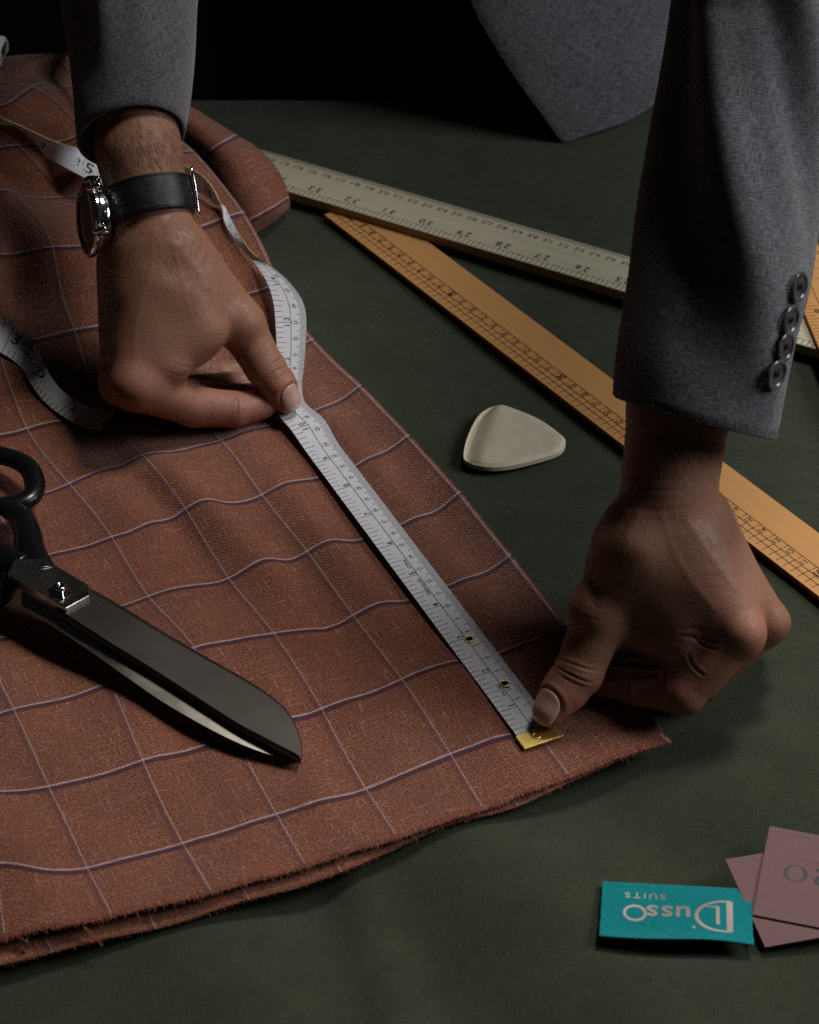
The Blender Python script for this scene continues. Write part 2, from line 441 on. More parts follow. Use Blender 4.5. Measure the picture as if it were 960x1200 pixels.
for inch in range(14, 38):
    s0 = s33 + (33 - inch) * 2.54
    if s0 > 59 or s0 < 7: continue
    for k in range(8):
        s = s0 - k * 2.54 / 8
        pr.line((s, 0.04), (s, 0.04 + (0.78 if k == 0 else 0.62 if k == 4 else 0.5)), 0.03)
    pr.line((s0 - 2.54, 0.52), (s0, 0.52), 0.018)
    t = str(inch)
    pr.text(t[0], (s0 + 0.27, 1.02), 0.72, math.pi); pr.text(t[1], (s0 - 0.27, 1.02), 0.72, math.pi)
pr.build('scale_print', M['ink'], ruler)

# long orange rule
orr = empty('wooden_ruler', 'long orange ruler with a brown printed grid, running under the forearm on the right', 'ruler')
zo = 0.30
a, d, n, L = bar_frame((440, 297.5), (960, 699), 3.6, zo)
if d[0] < 0: pass
s10 = np.dot(up(560 + 900 / 2.4, 460 + 467 / 2.4, zo) - a, d)      # 11 cm mark
o_org = a + d * (s10 + 11.0)      # numbers decrease along d
WO = float(np.mean([np.dot(up(*q, zo) - a, n) for q in ((482, 277.5), (560, 332), (721, 446), (852, 541), (960, 610))]))
print('WR', WR, 'WO', WO)
OD = d.copy(); ON = n.copy()
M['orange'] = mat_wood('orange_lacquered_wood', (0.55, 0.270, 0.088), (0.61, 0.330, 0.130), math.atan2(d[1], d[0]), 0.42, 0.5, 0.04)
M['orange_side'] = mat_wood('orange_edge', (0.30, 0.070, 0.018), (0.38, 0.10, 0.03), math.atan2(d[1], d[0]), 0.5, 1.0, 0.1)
def slab(org, d, n, s0, s1, w0, w1, z0, th, name, parent, m1, m2, bev=0.03):
    mb = MB(); c = org + d * (s0 + s1) / 2 + n * (w0 + w1) / 2; c = c.copy(); c[2] = z0 - th / 2
    mb.box(c, d * (s1 - s0) / 2, n * (w1 - w0) / 2, np.array([0, 0, th / 2]))
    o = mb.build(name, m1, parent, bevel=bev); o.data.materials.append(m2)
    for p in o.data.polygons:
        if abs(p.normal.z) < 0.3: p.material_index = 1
    return o
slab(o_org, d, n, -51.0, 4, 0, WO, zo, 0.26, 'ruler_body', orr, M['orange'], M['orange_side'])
def ofn(sw): return o_org[None] - sw[:, :1] * OD + sw[:, 1:2] * ON + np.array([0, 0, 0.006])
pr = Print(ofn)
for w_ in (0.43, 0.275, 0.165): pr.line((0, w_ * WO), (51.5, w_ * WO), 0.035)
for c in range(1, 52):
    pr.line((c, 0.43 * WO), (c, 0.345 * WO), 0.03)
    pr.line((c, 0.32 * WO), (c, 0.05 * WO), 0.03); pr.line((c + 0.5, 0.275 * WO), (c + 0.5, 0.05 * WO), 0.03)
    big = (c % 10 == 0)
    sz = 0.58 if big else 0.46
    # text runs from the main line towards the near edge, tops towards zero (= -s in print space)
    t = str(c)
    pr.text(t, (c - 0.36, 0.345 * WO), sz, -math.pi / 2 + math.pi , 1.0, 0.03 if big else 0.015)
pr.build('scale_print', M['brown_ink'], orr)

# short orange rule at the right edge, lying across the pale one
o2 = empty('wooden_ruler', 'orange ruler lying across the pale ruler beside the four sleeve buttons', 'ruler')
z2 = zr + 0.28
a2 = up(936, 350, z2); b2 = up(960, 408, z2); d2 = nrm(b2 - a2); n2 = np.array([-d2[1], d2[0], 0])
if n2[0] < 0: n2 = -n2
W2 = abs(np.dot(up(951, 292, z2) - a2, n2)) + 0.05
tt = up(951, 292, z2)
slab(a2, d2, n2, -9.5, 26, 0, max(W2, 2.4), z2, 0.26, 'ruler_body', o2, M['orange'], M['orange_side'])
W2 = max(W2, 2.4)
def o2fn(sw): return a2[None] + sw[:, :1] * d2 + sw[:, 1:2] * n2 + np.array([0, 0, 0.006])
pr = Print(o2fn)
pr.line((-8.5, W2 * 0.42), (25, W2 * 0.42), 0.03)
for k in range(-36, 100):
    s = k * 2.54 / 8 + 0.8
    pr.line((s, 0.04), (s, 0.55 if k % 4 else 0.85), 0.025)
    if k % 8 == 0: pr.text(str(8 - k // 8 % 9), (s + 0.5, W2 * 0.30), 0.62, -math.pi / 2)
for k in range(-8, 25):
    pr.line((k, W2 * 0.58), (k, W2 * 0.80), 0.022); pr.line((k + .5, W2 - 0.05), (k + .5, W2 * 0.85), 0.022)
    pr.text(str(16 - k) if k < 16 else str(k), (k + 0.3, W2 * 0.9), 0.34, -math.pi / 2)
pr.build('scale_print', M['brown_ink'], o2)

# ------------------------------------------------------------------ tailor's chalk
ol = [(583, 473), (600, 476), (633, 490), (658, 508), (663, 517), (655, 528), (625, 538), (592, 545), (567, 545), (546, 538), (544, 526), (550, 505), (563, 483)]
zc = 0.62
T = catmull(P([(x, y, zc * 0.7) for x, y in ol]), 5, closed=True)
cen = T.mean(0)
left_dir = nrm(up(545, 515, 0.4) - cen)
mb = MB(); rows = []
def chalk_row(k, z): 
    r = cen + (T - cen) * k; r = r.copy(); r[:, 2] = z; return r
rows.append(chalk_row(0.97, 0.02)); rows.append(chalk_row(1.0, 0.10)); rows.append(chalk_row(1.0, 0.33)); 
fa, fb = up(584, 474, 0.6), up(561, 545, 0.6); fn_ = nrm(np.array([-(fb - fa)[1], (fb - fa)[0], 0])); fn_ = fn_ if fn_ @ left_dir > 0 else -fn_
for k, z in ((0.955, 0.50), (0.93, 0.555), (0.88, 0.585), (0.80, 0.60), (0.70, 0.61), (0.58, 0.62), (0.45, 0.625), (0.3, 0.63), (0.15, 0.63), (0.04, 0.63)):
    r_ = chalk_row(k, z); cut = np.clip((r_ - fa) @ fn_, 0, None); r_[:, 2] -= cut * 0.5; r_[:, 2] = np.maximum(r_[:, 2], 0.20); r_[:, 2] *= 0.85; rows.append(r_)
mb.grid(np.array(rows).transpose(1, 0, 2), close_u=True)
M['chalk'] = mat_plain('chalk', (0.62, 0.54, 0.40), 0.85, noise_amt=0.05, nscale=160, bump=0.25, spec=0.2)
mb.f.append([i * len(rows) + len(rows) - 1 for i in range(len(T))])
tag(mb.build('tailors_chalk', M['chalk'], auto=0.35), 'cream rounded triangular piece of tailors chalk on the green cloth', 'chalk')

# ------------------------------------------------------------------ checked cloth
AFF = np.array([[-16.525, 62.7202], [3.6855, 1.83296], [-2.30456, 4.66037]])   # lies square to the table grid
def aff(i, j): return AFF[0] + i * AFF[1] + j * AFF[2]
def pj(p):
    Zr = p[2] - CAM_H; dd = p[1] * math.cos(PITCH) - Zr * math.sin(PITCH); uu = p[1] * math.sin(PITCH) + Zr * math.cos(PITCH)
    return 480 + F_PX * p[0] / dd, 600 - F_PX * uu / dd
cross = {0: {0: (-6, 1011), 1: (102, 1017), 2: (214, 987), 3: (324, 954), 4: (429, 924), 5: (528, 882), 6: (626, 853), 7: (719, 819)},
         1: {1: (57, 922), 2: (167, 891), 3: (277, 863), 4: (377, 830), 5: (471, 796), 6: (566, 770), 7: (659, 732)},
         2: {1: (16, 832), 2: (128, 800), 3: (228, 760), 4: (321, 742), 5: (414, 721), 6: (505, 692), 7: (596, 651)},
         3: {3: (174, 699), 4: (268, 677), 5: (360, 645), 6: (450, 622), 7: (537, 578)},
         4: {3: (131, 629), 4: (217, 594), 5: (307, 579), 6: (396, 553), 7: (477, 511)},
         5: {3: (81, 566), 4: (167, 534), 5: (259, 515), 7: (421, 452)}}
lines = {0: [(50, 1019), (160, 1002), (270, 969), (380, 940), (480, 903), (690, 824)],
         1: [(0, 940), (346, 843), (425, 815), (500, 785), (592, 764), (630, 748)],
         2: [(275, 750), (369, 736), (450, 708), (482, 702), (529, 687), (586, 660)],
         3: [(206, 689), (240, 681), (311, 662), (337, 652), (425, 630), (473, 616), (510, 600)],
         4: [(150, 626), (165, 617), (180, 606), (195, 597), (244, 594), (270, 589), (340, 567), (421, 547), (455, 527)],
         5: [(105, 557), (127, 544), (150, 535), (191, 533), (210, 529), (232, 520), (290, 505), (322, 495), (367, 486), (400, 468)]}
ND = []
for j, dct in cross.items():
    for i, (px, py) in dct.items(): ND.append((i, j, px, py, None))
    xsx = sorted((p[0], i) for i, p in dct.items())
    for (px, py) in lines[j]:
        if px < xsx[0][0] or px > xsx[-1][0]: continue
        ND.append((float(np.interp(px, [q[0] for q in xsx], [q[1] for q in xsx])), j, px, py, None))
for i, px, py in ((0, 6, 1100), (1, 132, 1074), (2, 249, 1046), (3, 360, 1015), (4, 467, 982), (5, 568, 948), (6, 669, 911)):
    ND.append((i, -0.6, px, py, 0.95 if i < 3 else (0.75, 0.70, 0.60, 0.50)[i - 3]))
ND.append((7, -0.45, 770, 856, 0.32))
ND += [(3, 6, 32, 503, 0.7), (7, 6, 365, 398, 0.5), (4, 6, 119, 480, 0.6), (5.5, 6, 240, 445, 0.5),
       (4, 7, 87, 385, 2.0), (3, 7, -5, 398, 2.2), (7, 7, 325, 335, 1.1), (5.5, 7, 215, 360, 1.3),
       (4, 8, 62, 294, 3.8), (3.2, 8, 0, 293, 3.6), (7, 8, 284, 250, 3.0), (5.5, 8, 180, 275, 3.2),
       (4, 9, 12, 226, 5.0), (5, 9, 80, 225, 4.4), (4.4, 9, 40, 230, 4.6), (3.5, 7.5, 14, 345, 2.0), (3.9, 7.5, 60, 340, 2.5), (7, 9, 225, 181, 4.2), (6, 9, 150, 205, 4.4),
       (5, 10, 20, 165, 7.6), (6, 10, 100, 160, 6.4), (5.3, 10, 60, 162, 7.0), (7, 10, 170, 135, 5.6),
       (6, 11, 39, 109, 9.2), (5.65, 11, 11, 130, 9.3), (6.35, 11, 56, 98, 9.0), (6.65, 11, 78, 98, 8.4), (7, 11, 110, 100, 7.4),
       (6.4, 11.6, 0, 84, 9.6), (6.8, 11.6, 39, 68, 9.4), (7, 12, 74, 63, 8.8), (6.3, 12, -30, 58, 9.6), (6.7, 12, 20, 57.5, 9.6), (4, 12, -220, 90, 8)]
nodes = []
for (i, j, px, py, z) in ND:
    if z is None:
        q = aff(i, j); dy = py - pj((q[0], q[1], 0.5))[1]
        z = float(np.clip(0.62 - 0.55 * dy / 17, 0.42, 1.3))
    w = up(px, py, z); nodes.append((i, j, w[0] - aff(i, j)[0], w[1] - aff(i, j)[1], z))
for (i, j, z) in ((-2, 0, .6), (-2, 3, .6), (-1, 5, .7), (-1, 8, 3), (0, 11, 6), (-3, -0.6, .8), (1, 7, 2.5)): nodes.append((i, j, 0, 0, z))
for (i, j, dx, dy_, z) in ((2, 12, 0, 0, 6),): nodes.append((i, j, dx, dy_, z))
nodes = np.array(nodes)
def tps_fit(xy, val, lam=0.01):
    n_ = len(xy); r2 = ((xy[:, None] - xy[None]) ** 2).sum(-1)
    K = np.where(r2 > 0, r2 * np.log(np.maximum(r2, 1e-12)) * 0.5, 0) + lam * np.eye(n_)
    Pm = np.concatenate([np.ones((n_, 1)), xy], 1)
    A = np.block([[K, Pm], [Pm.T, np.zeros((3, 3))]])
    return np.linalg.solve(A, np.concatenate([val, np.zeros((3, val.shape[1]))]))
def tps(xy0, W, xy):
    r2 = ((xy[:, None] - xy0[None]) ** 2).sum(-1)
    K = np.where(r2 > 0, r2 * np.log(np.maximum(r2, 1e-12)) * 0.5, 0)
    return K @ W[:-3] + np.concatenate([np.ones((len(xy), 1)), xy], 1) @ W[-3:]
TW = tps_fit(nodes[:, :2], nodes[:, 2:], 0.02)
def cloth_pt(ij):
    r = tps(nodes[:, :2], TW, ij); q = AFF[0][None] + ij[:, :1] * AFF[1] + ij[:, 1:2] * AFF[2]
    z = r[:, 2]
    i, j = ij[:, 0], ij[:, 1]
    # soft troughs running with the check lines
    def ridge(i0, j0, ang, wid, ln, h):
        c, s = math.cos(ang), math.sin(ang)
        u = (i - i0) * 4.1 * c + (j - j0) * 5.2 * s; v = -(i - i0) * 4.1 * s + (j - j0) * 5.2 * c
        return 1.7 * h * np.exp(-(v / wid) ** 2 - (u / ln) ** 2)
    z = z + ridge(3.75, 4.2, 1.65, 0.9, 5.5, -0.30) + ridge(4.35, 3.6, 1.7, 0.9, 6.5, 0.26) + ridge(5.3, 3.0, 1.6, 0.8, 6, 0.15) + ridge(4.75, 2.4, 1.5, 0.8, 5, -0.18)
    z = z + ridge(3.6, 1.0, 1.5, 0.9, 6, 0.16) + ridge(2.4, 0.6, 1.6, 1.0, 4, -0.14) + ridge(5.6, 0.6, 1.5, 0.9, 4, 0.12) + ridge(6.45, 3.5, 1.57, 0.8, 15, 0.12)
    hp = np.clip((j - 6) / 3, 0, 1)
    z = z + hp * (0.35 * np.sin(i * 2.6 + j * 1.1) + 0.22 * np.sin(i * 1.2 - j * 2.9 + 1))
    z = z + 0.05 * noise2(i * 4.1, j * 5.2, 11, 0.9) + 0.085 * np.sin(i * 6.0 + 0.35 * j + 0.8 * np.sin(j * 0.9)) * (0.4 + 0.6 * np.clip(j / 3, 0, 1)) * np.clip((7.0 - i) / 0.6, 0, 1)
    z = np.maximum(z, 0.22)
    return np.concatenate([q + r[:, :2], z[:, None]], 1)
cloth = empty('checked_cloth', 'rust brown suiting cloth with pale and plum check lines, folded double, under both hands', 'fabric')
ii = np.linspace(-3.2, 7.03, 190); jj = np.concatenate([np.linspace(-0.6, 12.0, 256), 12 + np.linspace(0.06, 1.6, 14)])
I, J = np.meshgrid(ii, jj, indexing='ij'); IJ = np.stack([I.ravel(), J.ravel()], 1)
# the lower corner is cut a little short of the selvedge
IJc = IJ.copy(); IJc[:, 1] = np.minimum(IJc[:, 1], 12.0)
pts = np.concatenate([cloth_pt(IJc[k:k + 8000]) for k in range(0, len(IJ), 8000)])
over = np.clip(IJ[:, 1] - 12.0, 0, None) / 1.6                      # the back of the heap falls away to the table
pts[:, 1] += np.sin(np.clip(over * 2, 0, 1) * math.pi / 2) * 1.6 * (over > 0) + over * 1.0
pts[:, 2] = pts[:, 2] * (1 - over ** 1.6) + 0.2 * over
mb = MB(); mb.grid(pts.reshape(190, 270, 3))
top = mesh_obj('upper_layer', pts, mb.f, M['check'], cloth, uv=IJ)
md = top.modifiers.new('thick', 'SOLIDIFY'); md.thickness = 0.0010; md.offset = -1
def surf_z(x, y):
    """height of the upper layer at x, y (cm)"""
    k = np.argmin((pts[:, 0] - x) ** 2 + (pts[:, 1] - y) ** 2); return pts[k, 2]

# lower layer: shows as a strip past the hem
low = [(-40, 1145, 0), (33, 1124, 0.7), (62, 1116, 1), (183, 1089, 2), (292, 1056, 3), (400, 1024, 4), (508, 975, 5), (607, 945, 6), (706, 900, 7), (745, 880, 7.5), (777, 859, 8)]
outer = catmull(np.array([[*up(x, y, 0.22), i] for x, y, i in low]), 12)
inner = outer.copy(); inner[:, :2] += np.array([-0.55, 1.0]) * 3.2; inner[:, 2] = 0.10
mid = outer * 0.6 + inner * 0.4; mid[:, 2] = 0.34
G = np.stack([inner, mid, outer], 1)
G = np.array([catmull(g, 5) for g in G])
G[:, :, 2] += 0.05 * np.sin(G[:, :, 3] * 5)
mb = MB(); mb.grid(G[:, :, :3])
uvl = np.stack([G[:, :, 3], np.broadcast_to(np.linspace(0.15, -0.5, G.shape[1])[None] + 0.5 * 0, G.shape[:2]) - 0.05], -1).reshape(-1, 2)
lo = mesh_obj('lower_layer', G[:, :, :3].reshape(-1, 3), mb.f, M['check'], cloth, uv=uvl)
md = lo.modifiers.new('thick', 'SOLIDIFY'); md.thickness = 0.0008; md.offset = -1

# rounded end of the folded bolt, to the right of the wrist
FL = [[(290, 282, .3), (296, 274, .6), (312, 264, .7), (326, 254, .7), (336, 246, .55), (335, 250, .1)],
      [(280, 262, 1.0), (289, 259, 1.6), (305, 250, 2.0), (321, 241, 2.0), (337, 232, 1.3), (333, 246, .1)],
      [(262, 232, 1.9), (275, 228, 2.6), (292, 217, 3.1), (308, 209, 3.0), (326, 203, 1.9), (323, 224, .1)],
      [(245, 206, 2.4), (258, 200, 3.2), (274, 188, 3.9), (290, 180, 3.8), (303, 177, 2.5), (300, 208, .1)],
      [(222, 190, 2.6), (236, 182, 3.4), (250, 172, 4.2), (264, 164, 4.3), (277, 161, 3.0), (274, 198, .1)],
      [(190, 172, 2.8), (205, 165, 3.6), (218, 152, 4.7), (234, 143, 5.0), (248, 144, 3.6), (245, 188, .1)],
      [(165, 160, 3), (180, 150, 4), (190, 135, 5.3), (205, 126, 5.8), (222, 130, 4.4), (218, 180, .1)],
      [(80, 140, 3), (100, 125, 4), (110, 110, 6), (125, 98, 6.8), (145, 98, 5.0), (140, 160, .1)]]
ui = [6.0, 6.18, 6.45, 6.72, 6.99, 7.15]; vj = [-0.28, 0, 0.36, 0.72, 1.02, 1.4, 1.8, 2.6]
CG = np.array([[[*up(*FL[a_][b_]), ui[b_], vj[a_]] for b_ in range(6)] for a_ in range(8)])
CG = np.array([catmull(CG[:, b_], 8) for b_ in range(6)]).transpose(1, 0, 2)
CG = np.array([catmull(g, 8) for g in CG])
mb = MB(); mb.grid(CG[:, :, :3])
fl = mesh_obj('rolled_fold', CG[:, :, :3].reshape(-1, 3), mb.f, M['check'], cloth, uv=CG[:, :, 3:].reshape(-1, 2))
md = fl.modifiers.new('thick', 'SOLIDIFY'); md.thickness = 0.0010; md.offset = -1

# frayed hem
mb = MB()
hem_i = np.sort(RNG.uniform(-0.5, 7.0, 900))
hp = cloth_pt(np.stack([hem_i, np.full(900, -0.6)], 1)); hq = cloth_pt(np.stack([hem_i, np.full(900, -0.54)], 1))
for p, q in zip(hp, hq):
    dd = nrm(p - q) + RNG.normal(0, 0.28, 3); dd[2] -= 0.25; ln = abs(RNG.normal(0.02, 0.06)) + 0.02 + 0.35 * (RNG.random() < 0.012)
    mb.tube([q + (p - q) * 0.3, p + dd * ln * 0.5, p + dd * ln + np.array([RNG.normal(0, .03), 0, -0.05])], 0.017, 3, cap=False)
for k in range(700):
    t = RNG.uniform(0, len(outer) - 1.01); a_ = int(t); p = outer[a_][:3] * (1 - t + a_) + outer[a_ + 1][:3] * (t - a_)
    dd = np.array([0.48, -0.87, -0.1]) + RNG.normal(0, 0.3, 3); ln = abs(RNG.normal(0.01, 0.035)) + 0.012 + 0.3 * (RNG.random() < 0.008)
    mb.tube([p - dd * 0.08, p + dd * ln * 0.5, p + dd * ln], 0.016, 3, cap=False)
for pth in ([(20, 1098, .9), (25, 1108, .7), (30, 1118, .3), (34, 1126, .1)], [(33, 1094, .9), (31, 1106, .7), (28, 1112, .5), (35, 1119, .2)], [(22, 1099, .9), (30, 1103, .9), (33, 1108, .6), (30, 1113, .3)],
            [(97, 1084, .9), (102, 1093, .8), (112, 1100, .6), (119, 1109, .3)], [(98, 1085, .9), (108, 1094, .7), (118, 1102, .5), (120, 1110, .2)]):
    mb.tube(catmull(P(pth), 4), 0.03, 5)
tag(mb.build('frayed_hem', M['fray'], cloth, smooth=True), kind='stuff')
mb = MB(); se = np.linspace(-0.6, 9.6, 1500); sp_ = cloth_pt(np.stack([np.full(1500, 7.03), se], 1))
for p in sp_[::2]:
    dd = np.array([0.9, 0.43, -0.2]) + RNG.normal(0, 0.3, 3)
    mb.tube([p, p + dd * abs(RNG.normal(0.035, 0.03))], 0.014, 3, cap=False)
tag(mb.build('selvedge_fluff', M['fray'], cloth, smooth=True), kind='stuff')

# ------------------------------------------------------------------ tape measure
c0, c1 = up(617, 877, 0.74), up(325, 482, 0.80)
td = nrm(c1 - c0); tn = np.array([td[1], -td[0], 0]); TWD = 1.74
tipL = c0
def st(inch):
    l = tipL + td * inch * 2.54; r = l + tn * TWD
    return [inch, *l, *r]
ST = [st(v) for v in (0, .7, 1.5, 2.5, 3.5, 4.5, 5.5, 6.5, 7.5, 8.5, 9.4)]
# keep the tape on the waves of the cloth
for s_ in ST:
    for o_ in (1, 4):
        s_[o_ + 2] = max(0.70, surf_z(s_[o_], s_[o_ + 1]) + 0.13)
ez = [(10.0, (342, 505, .85), (380, 492, .85)), (10.7, (325, 482, .85), (358, 472, .85)), (11.3, (326, 452, .9), (354, 450, .9)), (12.1, (325, 420, 1.0), (357, 421, 1.1)), (13, (323, 378, 1.3), (359, 378, 1.4)),
      (13.5, (320, 352, 1.6), (355, 354, 1.7)), (14, (312, 329, 1.9), (340, 332, 2.0)), (14.5, (299, 309, 2.1), (319, 313, 2.2)), (15, (286, 294, 2.3), (297, 297, 2.5)),
      (15.6, (273, 277, 2.6), (284, 280, 2.8)), (16.3, (263, 260, 3.0), (271, 257, 2.6)), (16.8, (260, 243, 3.6), (262, 241, 2.6)), (17.5, (250, 221, 4.4), (253, 240, 3.2)),
      (18.3, (235, 204, 5.0), (239, 228, 3.6)), (19, (214, 191, 5.3), (217, 214, 4.0)), (21, (170, 150, 7.5), (172, 175, 6.3)), (24, (120, 70, 10.5), (122, 92, 9.5)), (27, (150, 20, 11), (152, 40, 10)),
      (29, (190, 60, 9.5), (180, 75, 9.4)), (32, (165, 150, 7.0), (155, 170, 6.8)), (34.2, (135, 190, 5.6), (124, 216, 5.4)), (35, (104, 177, 6.2), (91, 204, 5.6)), (36, (65, 166, 7.6), (49, 179, 6.4)), (37, (26, 148, 8.8), (16, 153, 7.6)), (37.5, (12, 142, 9.3), (4, 147, 8.4)), (38, (0, 136, 10), (-9, 142, 9.2)), (38.5, (-14, 130, 10.4), (-22, 137, 9.8)),
      (41, (-60, 100, 9.5), (-75, 105, 9)), (43.5, (-40, 60, 12), (-48, 90, 11)), (44.6, (2, 42, 11.6), (-6, 80, 10.6)), (45.1, (9, 59, 11.2), (-1, 76, 10.2)), (45.6, (-6, 70, 10.5), (-14, 92, 9.8)), (48, (-90, 130, 7), (-90, 160, 6.5)), (51, (-130, 220, 4), (-120, 250, 3.5)), (54, (-90, 340, 2.5), (-70, 325, 2.8)),
      (56.3, (-30, 398, 2.2), (-18, 358, 2.5)), (57, (2, 414, 1.9), (17, 381, 2.3)), (57.5, (24, 430, 1.5), (40, 399, 2.1)), (58, (36, 449, 1.6), (51, 424, 2.2)), (58.5, (49, 467, 1.2), (66, 450, 1.8)), (59, (68, 484, .9), (88, 469, 1.4)), (59.5, (93, 498, .85), (112, 480, 1.2)), (60, (119, 503, .85), (135, 484, 1.1))]
def clear(p):
    z = p[2]
    for _ in range(6):
        q = up(p[0], p[1], z); z = max(p[2], surf_z(q[0], q[1]) + (0.32 if p[2] > 1.6 else 0.12))
    return up(p[0], p[1], z)
for inch, l, r in ez: ST.append([inch, *clear(l), *clear(r)])
ST = np.array(ST); CS = catmull(ST, 10)
t_in = CS[:, 0]
def rib(s, w, h):
    """s inches, w 0..1 from the inch edge, h cm off the surface (positive = back face)"""
    s = np.asarray(s, float); w = np.asarray(w, float)[:, None] if np.ndim(w) else w
    l = np.stack([np.interp(s, t_in, CS[:, 1 + k]) for k in range(3)], -1)
    r = np.stack([np.interp(s, t_in, CS[:, 4 + k]) for k in range(3)], -1)
    l2 = np.stack([np.interp(s + .05, t_in, CS[:, 1 + k]) for k in range(3)], -1); l0 = np.stack([np.interp(s - .05, t_in, CS[:, 1 + k]) for k in range(3)], -1)
    N = np.cross(l2 - l0, r - l); N /= np.linalg.norm(N, axis=-1, keepdims=True) + 1e-9
    return l + (r - l) * w + N * (h if np.ndim(h) == 0 else np.asarray(h)[:, None])
TH_ = 0.045
tape = empty('tape_measure', 'white tape measure with brass ends held down by both hands along the checked cloth', 'tape measure')
ss = CS[:, 0]; 
ring = [(0, -TH_ / 2), (0.5, -TH_ / 2), (1, -TH_ / 2), (1, TH_ / 2), (0.5, TH_ / 2), (0, TH_ / 2)]
G = np.array([rib(ss, np.full(len(ss), w), h) for w, h in ring])
mb = MB(); mb.grid(G, close_u=True)
tb = mb.build('tape_strip', M['tape'], tape, auto=0.9); tb.data.materials.append(M['tape_edge'])
m_ = len(ss)
for p in tb.data.polygons:
    vs = {v // m_ for v in p.vertices}
    if vs == {0, 5} or vs == {2, 3}: p.material_index = 1
CI = 2.54
def front(sq): return rib(sq[:, 0] / CI, -sq[:, 1] / TWD, -(TH_ / 2 + 0.006))
pr = Print(front)
for k in range(0, int(18.3 * 8)):
    s = k / 8 * CI
    if s > 18.2 * CI: break
    if s < 0.3 * CI: continue
    ln = 0.5 * TWD if k % 8 == 0 else (0.34 if k % 4 == 0 else 0.26) * TWD
    pr.line((s, 0), (s, -ln), 0.022 if k % 8 == 0 else 0.018, 3)
for k in range(int(0.9 * 10), int(18.3 * 25.4)):
    s = k / 10
    if k < 22: continue
    ln = 0.30 if k % 5 == 0 else 0.20
    pr.line((s, -TWD), (s, -TWD + ln * TWD), 0.018, 2)
    if k % 10 == 0:
        pr.line((s, -0.5 * TWD), (s, -0.57 * TWD), 0.02)
        pr.text(str(k // 10), (s, -0.66 * TWD), 0.27)
for k in range(1, 19):
    t = str(k); s = k * CI
    if len(t) == 1: pr.text(t, (s + 0.17, -0.40 * TWD), 0.44)
    else: pr.text(t[0], (s - 0.20, -0.38 * TWD), 0.46); pr.text(t[1], (s + 0.20, -0.38 * TWD), 0.46)
pr.line((0.9, -0.5 * TWD), (18.2 * CI, -0.5 * TWD), 0.02, 200)
pr.text('INCHES', (1.5 * CI, -0.425 * TWD), 0.24); pr.text('CM', (1.48 * CI, -0.62 * TWD), 0.24)
pr.text('FIBER-GLASS', (4.62 * CI, -0.435 * TWD), 0.21, xs=1.1); pr.text('CHINA', (5.36 * CI, -0.43 * TWD), 0.21, xs=1.1)
pr.build('front_print', M['ink'], tape)
def back(sq): return rib(sq[:, 0] / CI, sq[:, 1] / TWD, TH_ / 2 + 0.006)
pr = Print(back)
for s0, s1, f in ((16.9, 19.5, 1), (34.4, 38.2, 1), (43.5, 46, 1)):
    for k in range(int(s0 * 8), int(s1 * 8)):
        s = k / 8 * CI; pr.line((s, 0), (s, (0.62 if k % 8 == 0 else 0.34 if k % 4 == 0 else 0.25) * TWD), 0.03, 3)
        if k % 8 == 0 and k // 8 not in (17,):
            t = str(k // 8)
            pr.text(t[0], (s + 0.42, 0.62 * TWD), 0.95, math.pi, 1.2); pr.text(t[1], (s - 0.42, 0.62 * TWD), 0.95, math.pi, 1.2)
pr.text('12', (17.9 * CI, 0.55 * TWD), 0.8, math.pi / 2)
for k in range(int(55.5 * 8), int(59.6 * 8)):
    s = k / 8 * CI; n_ = 60 - k / 8
    pr.line((s, 0), (s, (1.0 if k % 8 == 0 else 0.34 if k % 4 == 0 else 0.25) * TWD), 0.026, 3)
    if k % 8 == 0: pr.text(str(int(n_)), (s + 0.36, 0.60 * TWD), 0.85, 0, 1.25)
pr.text('CHINA', (56.7 * CI, 0.78 * TWD), 0.26, math.pi / 2 * 0); pr.text('FIBER', (57.45 * CI, 0.45 * TWD), 0.26); pr.text('GLASS', (57.5 * CI, 0.72 * TWD), 0.26)
tag(pr.build('back_print', M['ink'], tape), kind='stuff')
def clip(s0, s1, w0, w1, name):
    s = np.linspace(s0, s1, 5)
    ring = [(w0, -.06), (w1, -.06), (w1, .06), (w0, .06)]
    G = np.array([rib(s, np.full(5, w), h) for w, h in ring]); mb = MB(); mb.grid(G, close_u=True)
    mb.f.append([0, 5, 10, 15]); mb.f.append([4, 9, 14, 19][::-1])
    return mb.build(name, M['brass'], tape, bevel=0.02)
e1 = clip(0.0, 0.34, -0.05, 1.06, 'brass_end'); e2 = clip(59.62, 60.02, -0.04, 1.04, 'brass_end')
def eyelet(s, w, side, R=0.19):
    c = rib(np.array([s]), np.array([w]), side * 0.06)[0]; c2 = rib(np.array([s]), np.array([w]), side * 0.5)[0]; ax = nrm(c2 - c)
    mb = MB(); mb.torus(c, ax, R, 0.04, 24, 8)
    o = mb.build('eyelet', M['brass'], tape, smooth=True)
    mb = MB(); mb.lathe(c - ax * 0.01, ax, [(R - 0.01, 0.0), (R - 0.03, 0.008), (0.001, 0.008)], 16)
    h = mb.build('eyelet_hole', M['dark'], tape); h.parent = o
eyelet(0.19, 0.42, -1, 0.17)
eyelet(1.60, 0.60, -1); eyelet(2.93, 0.56, -1); eyelet(59.78, 0.45, 1, 0.2)

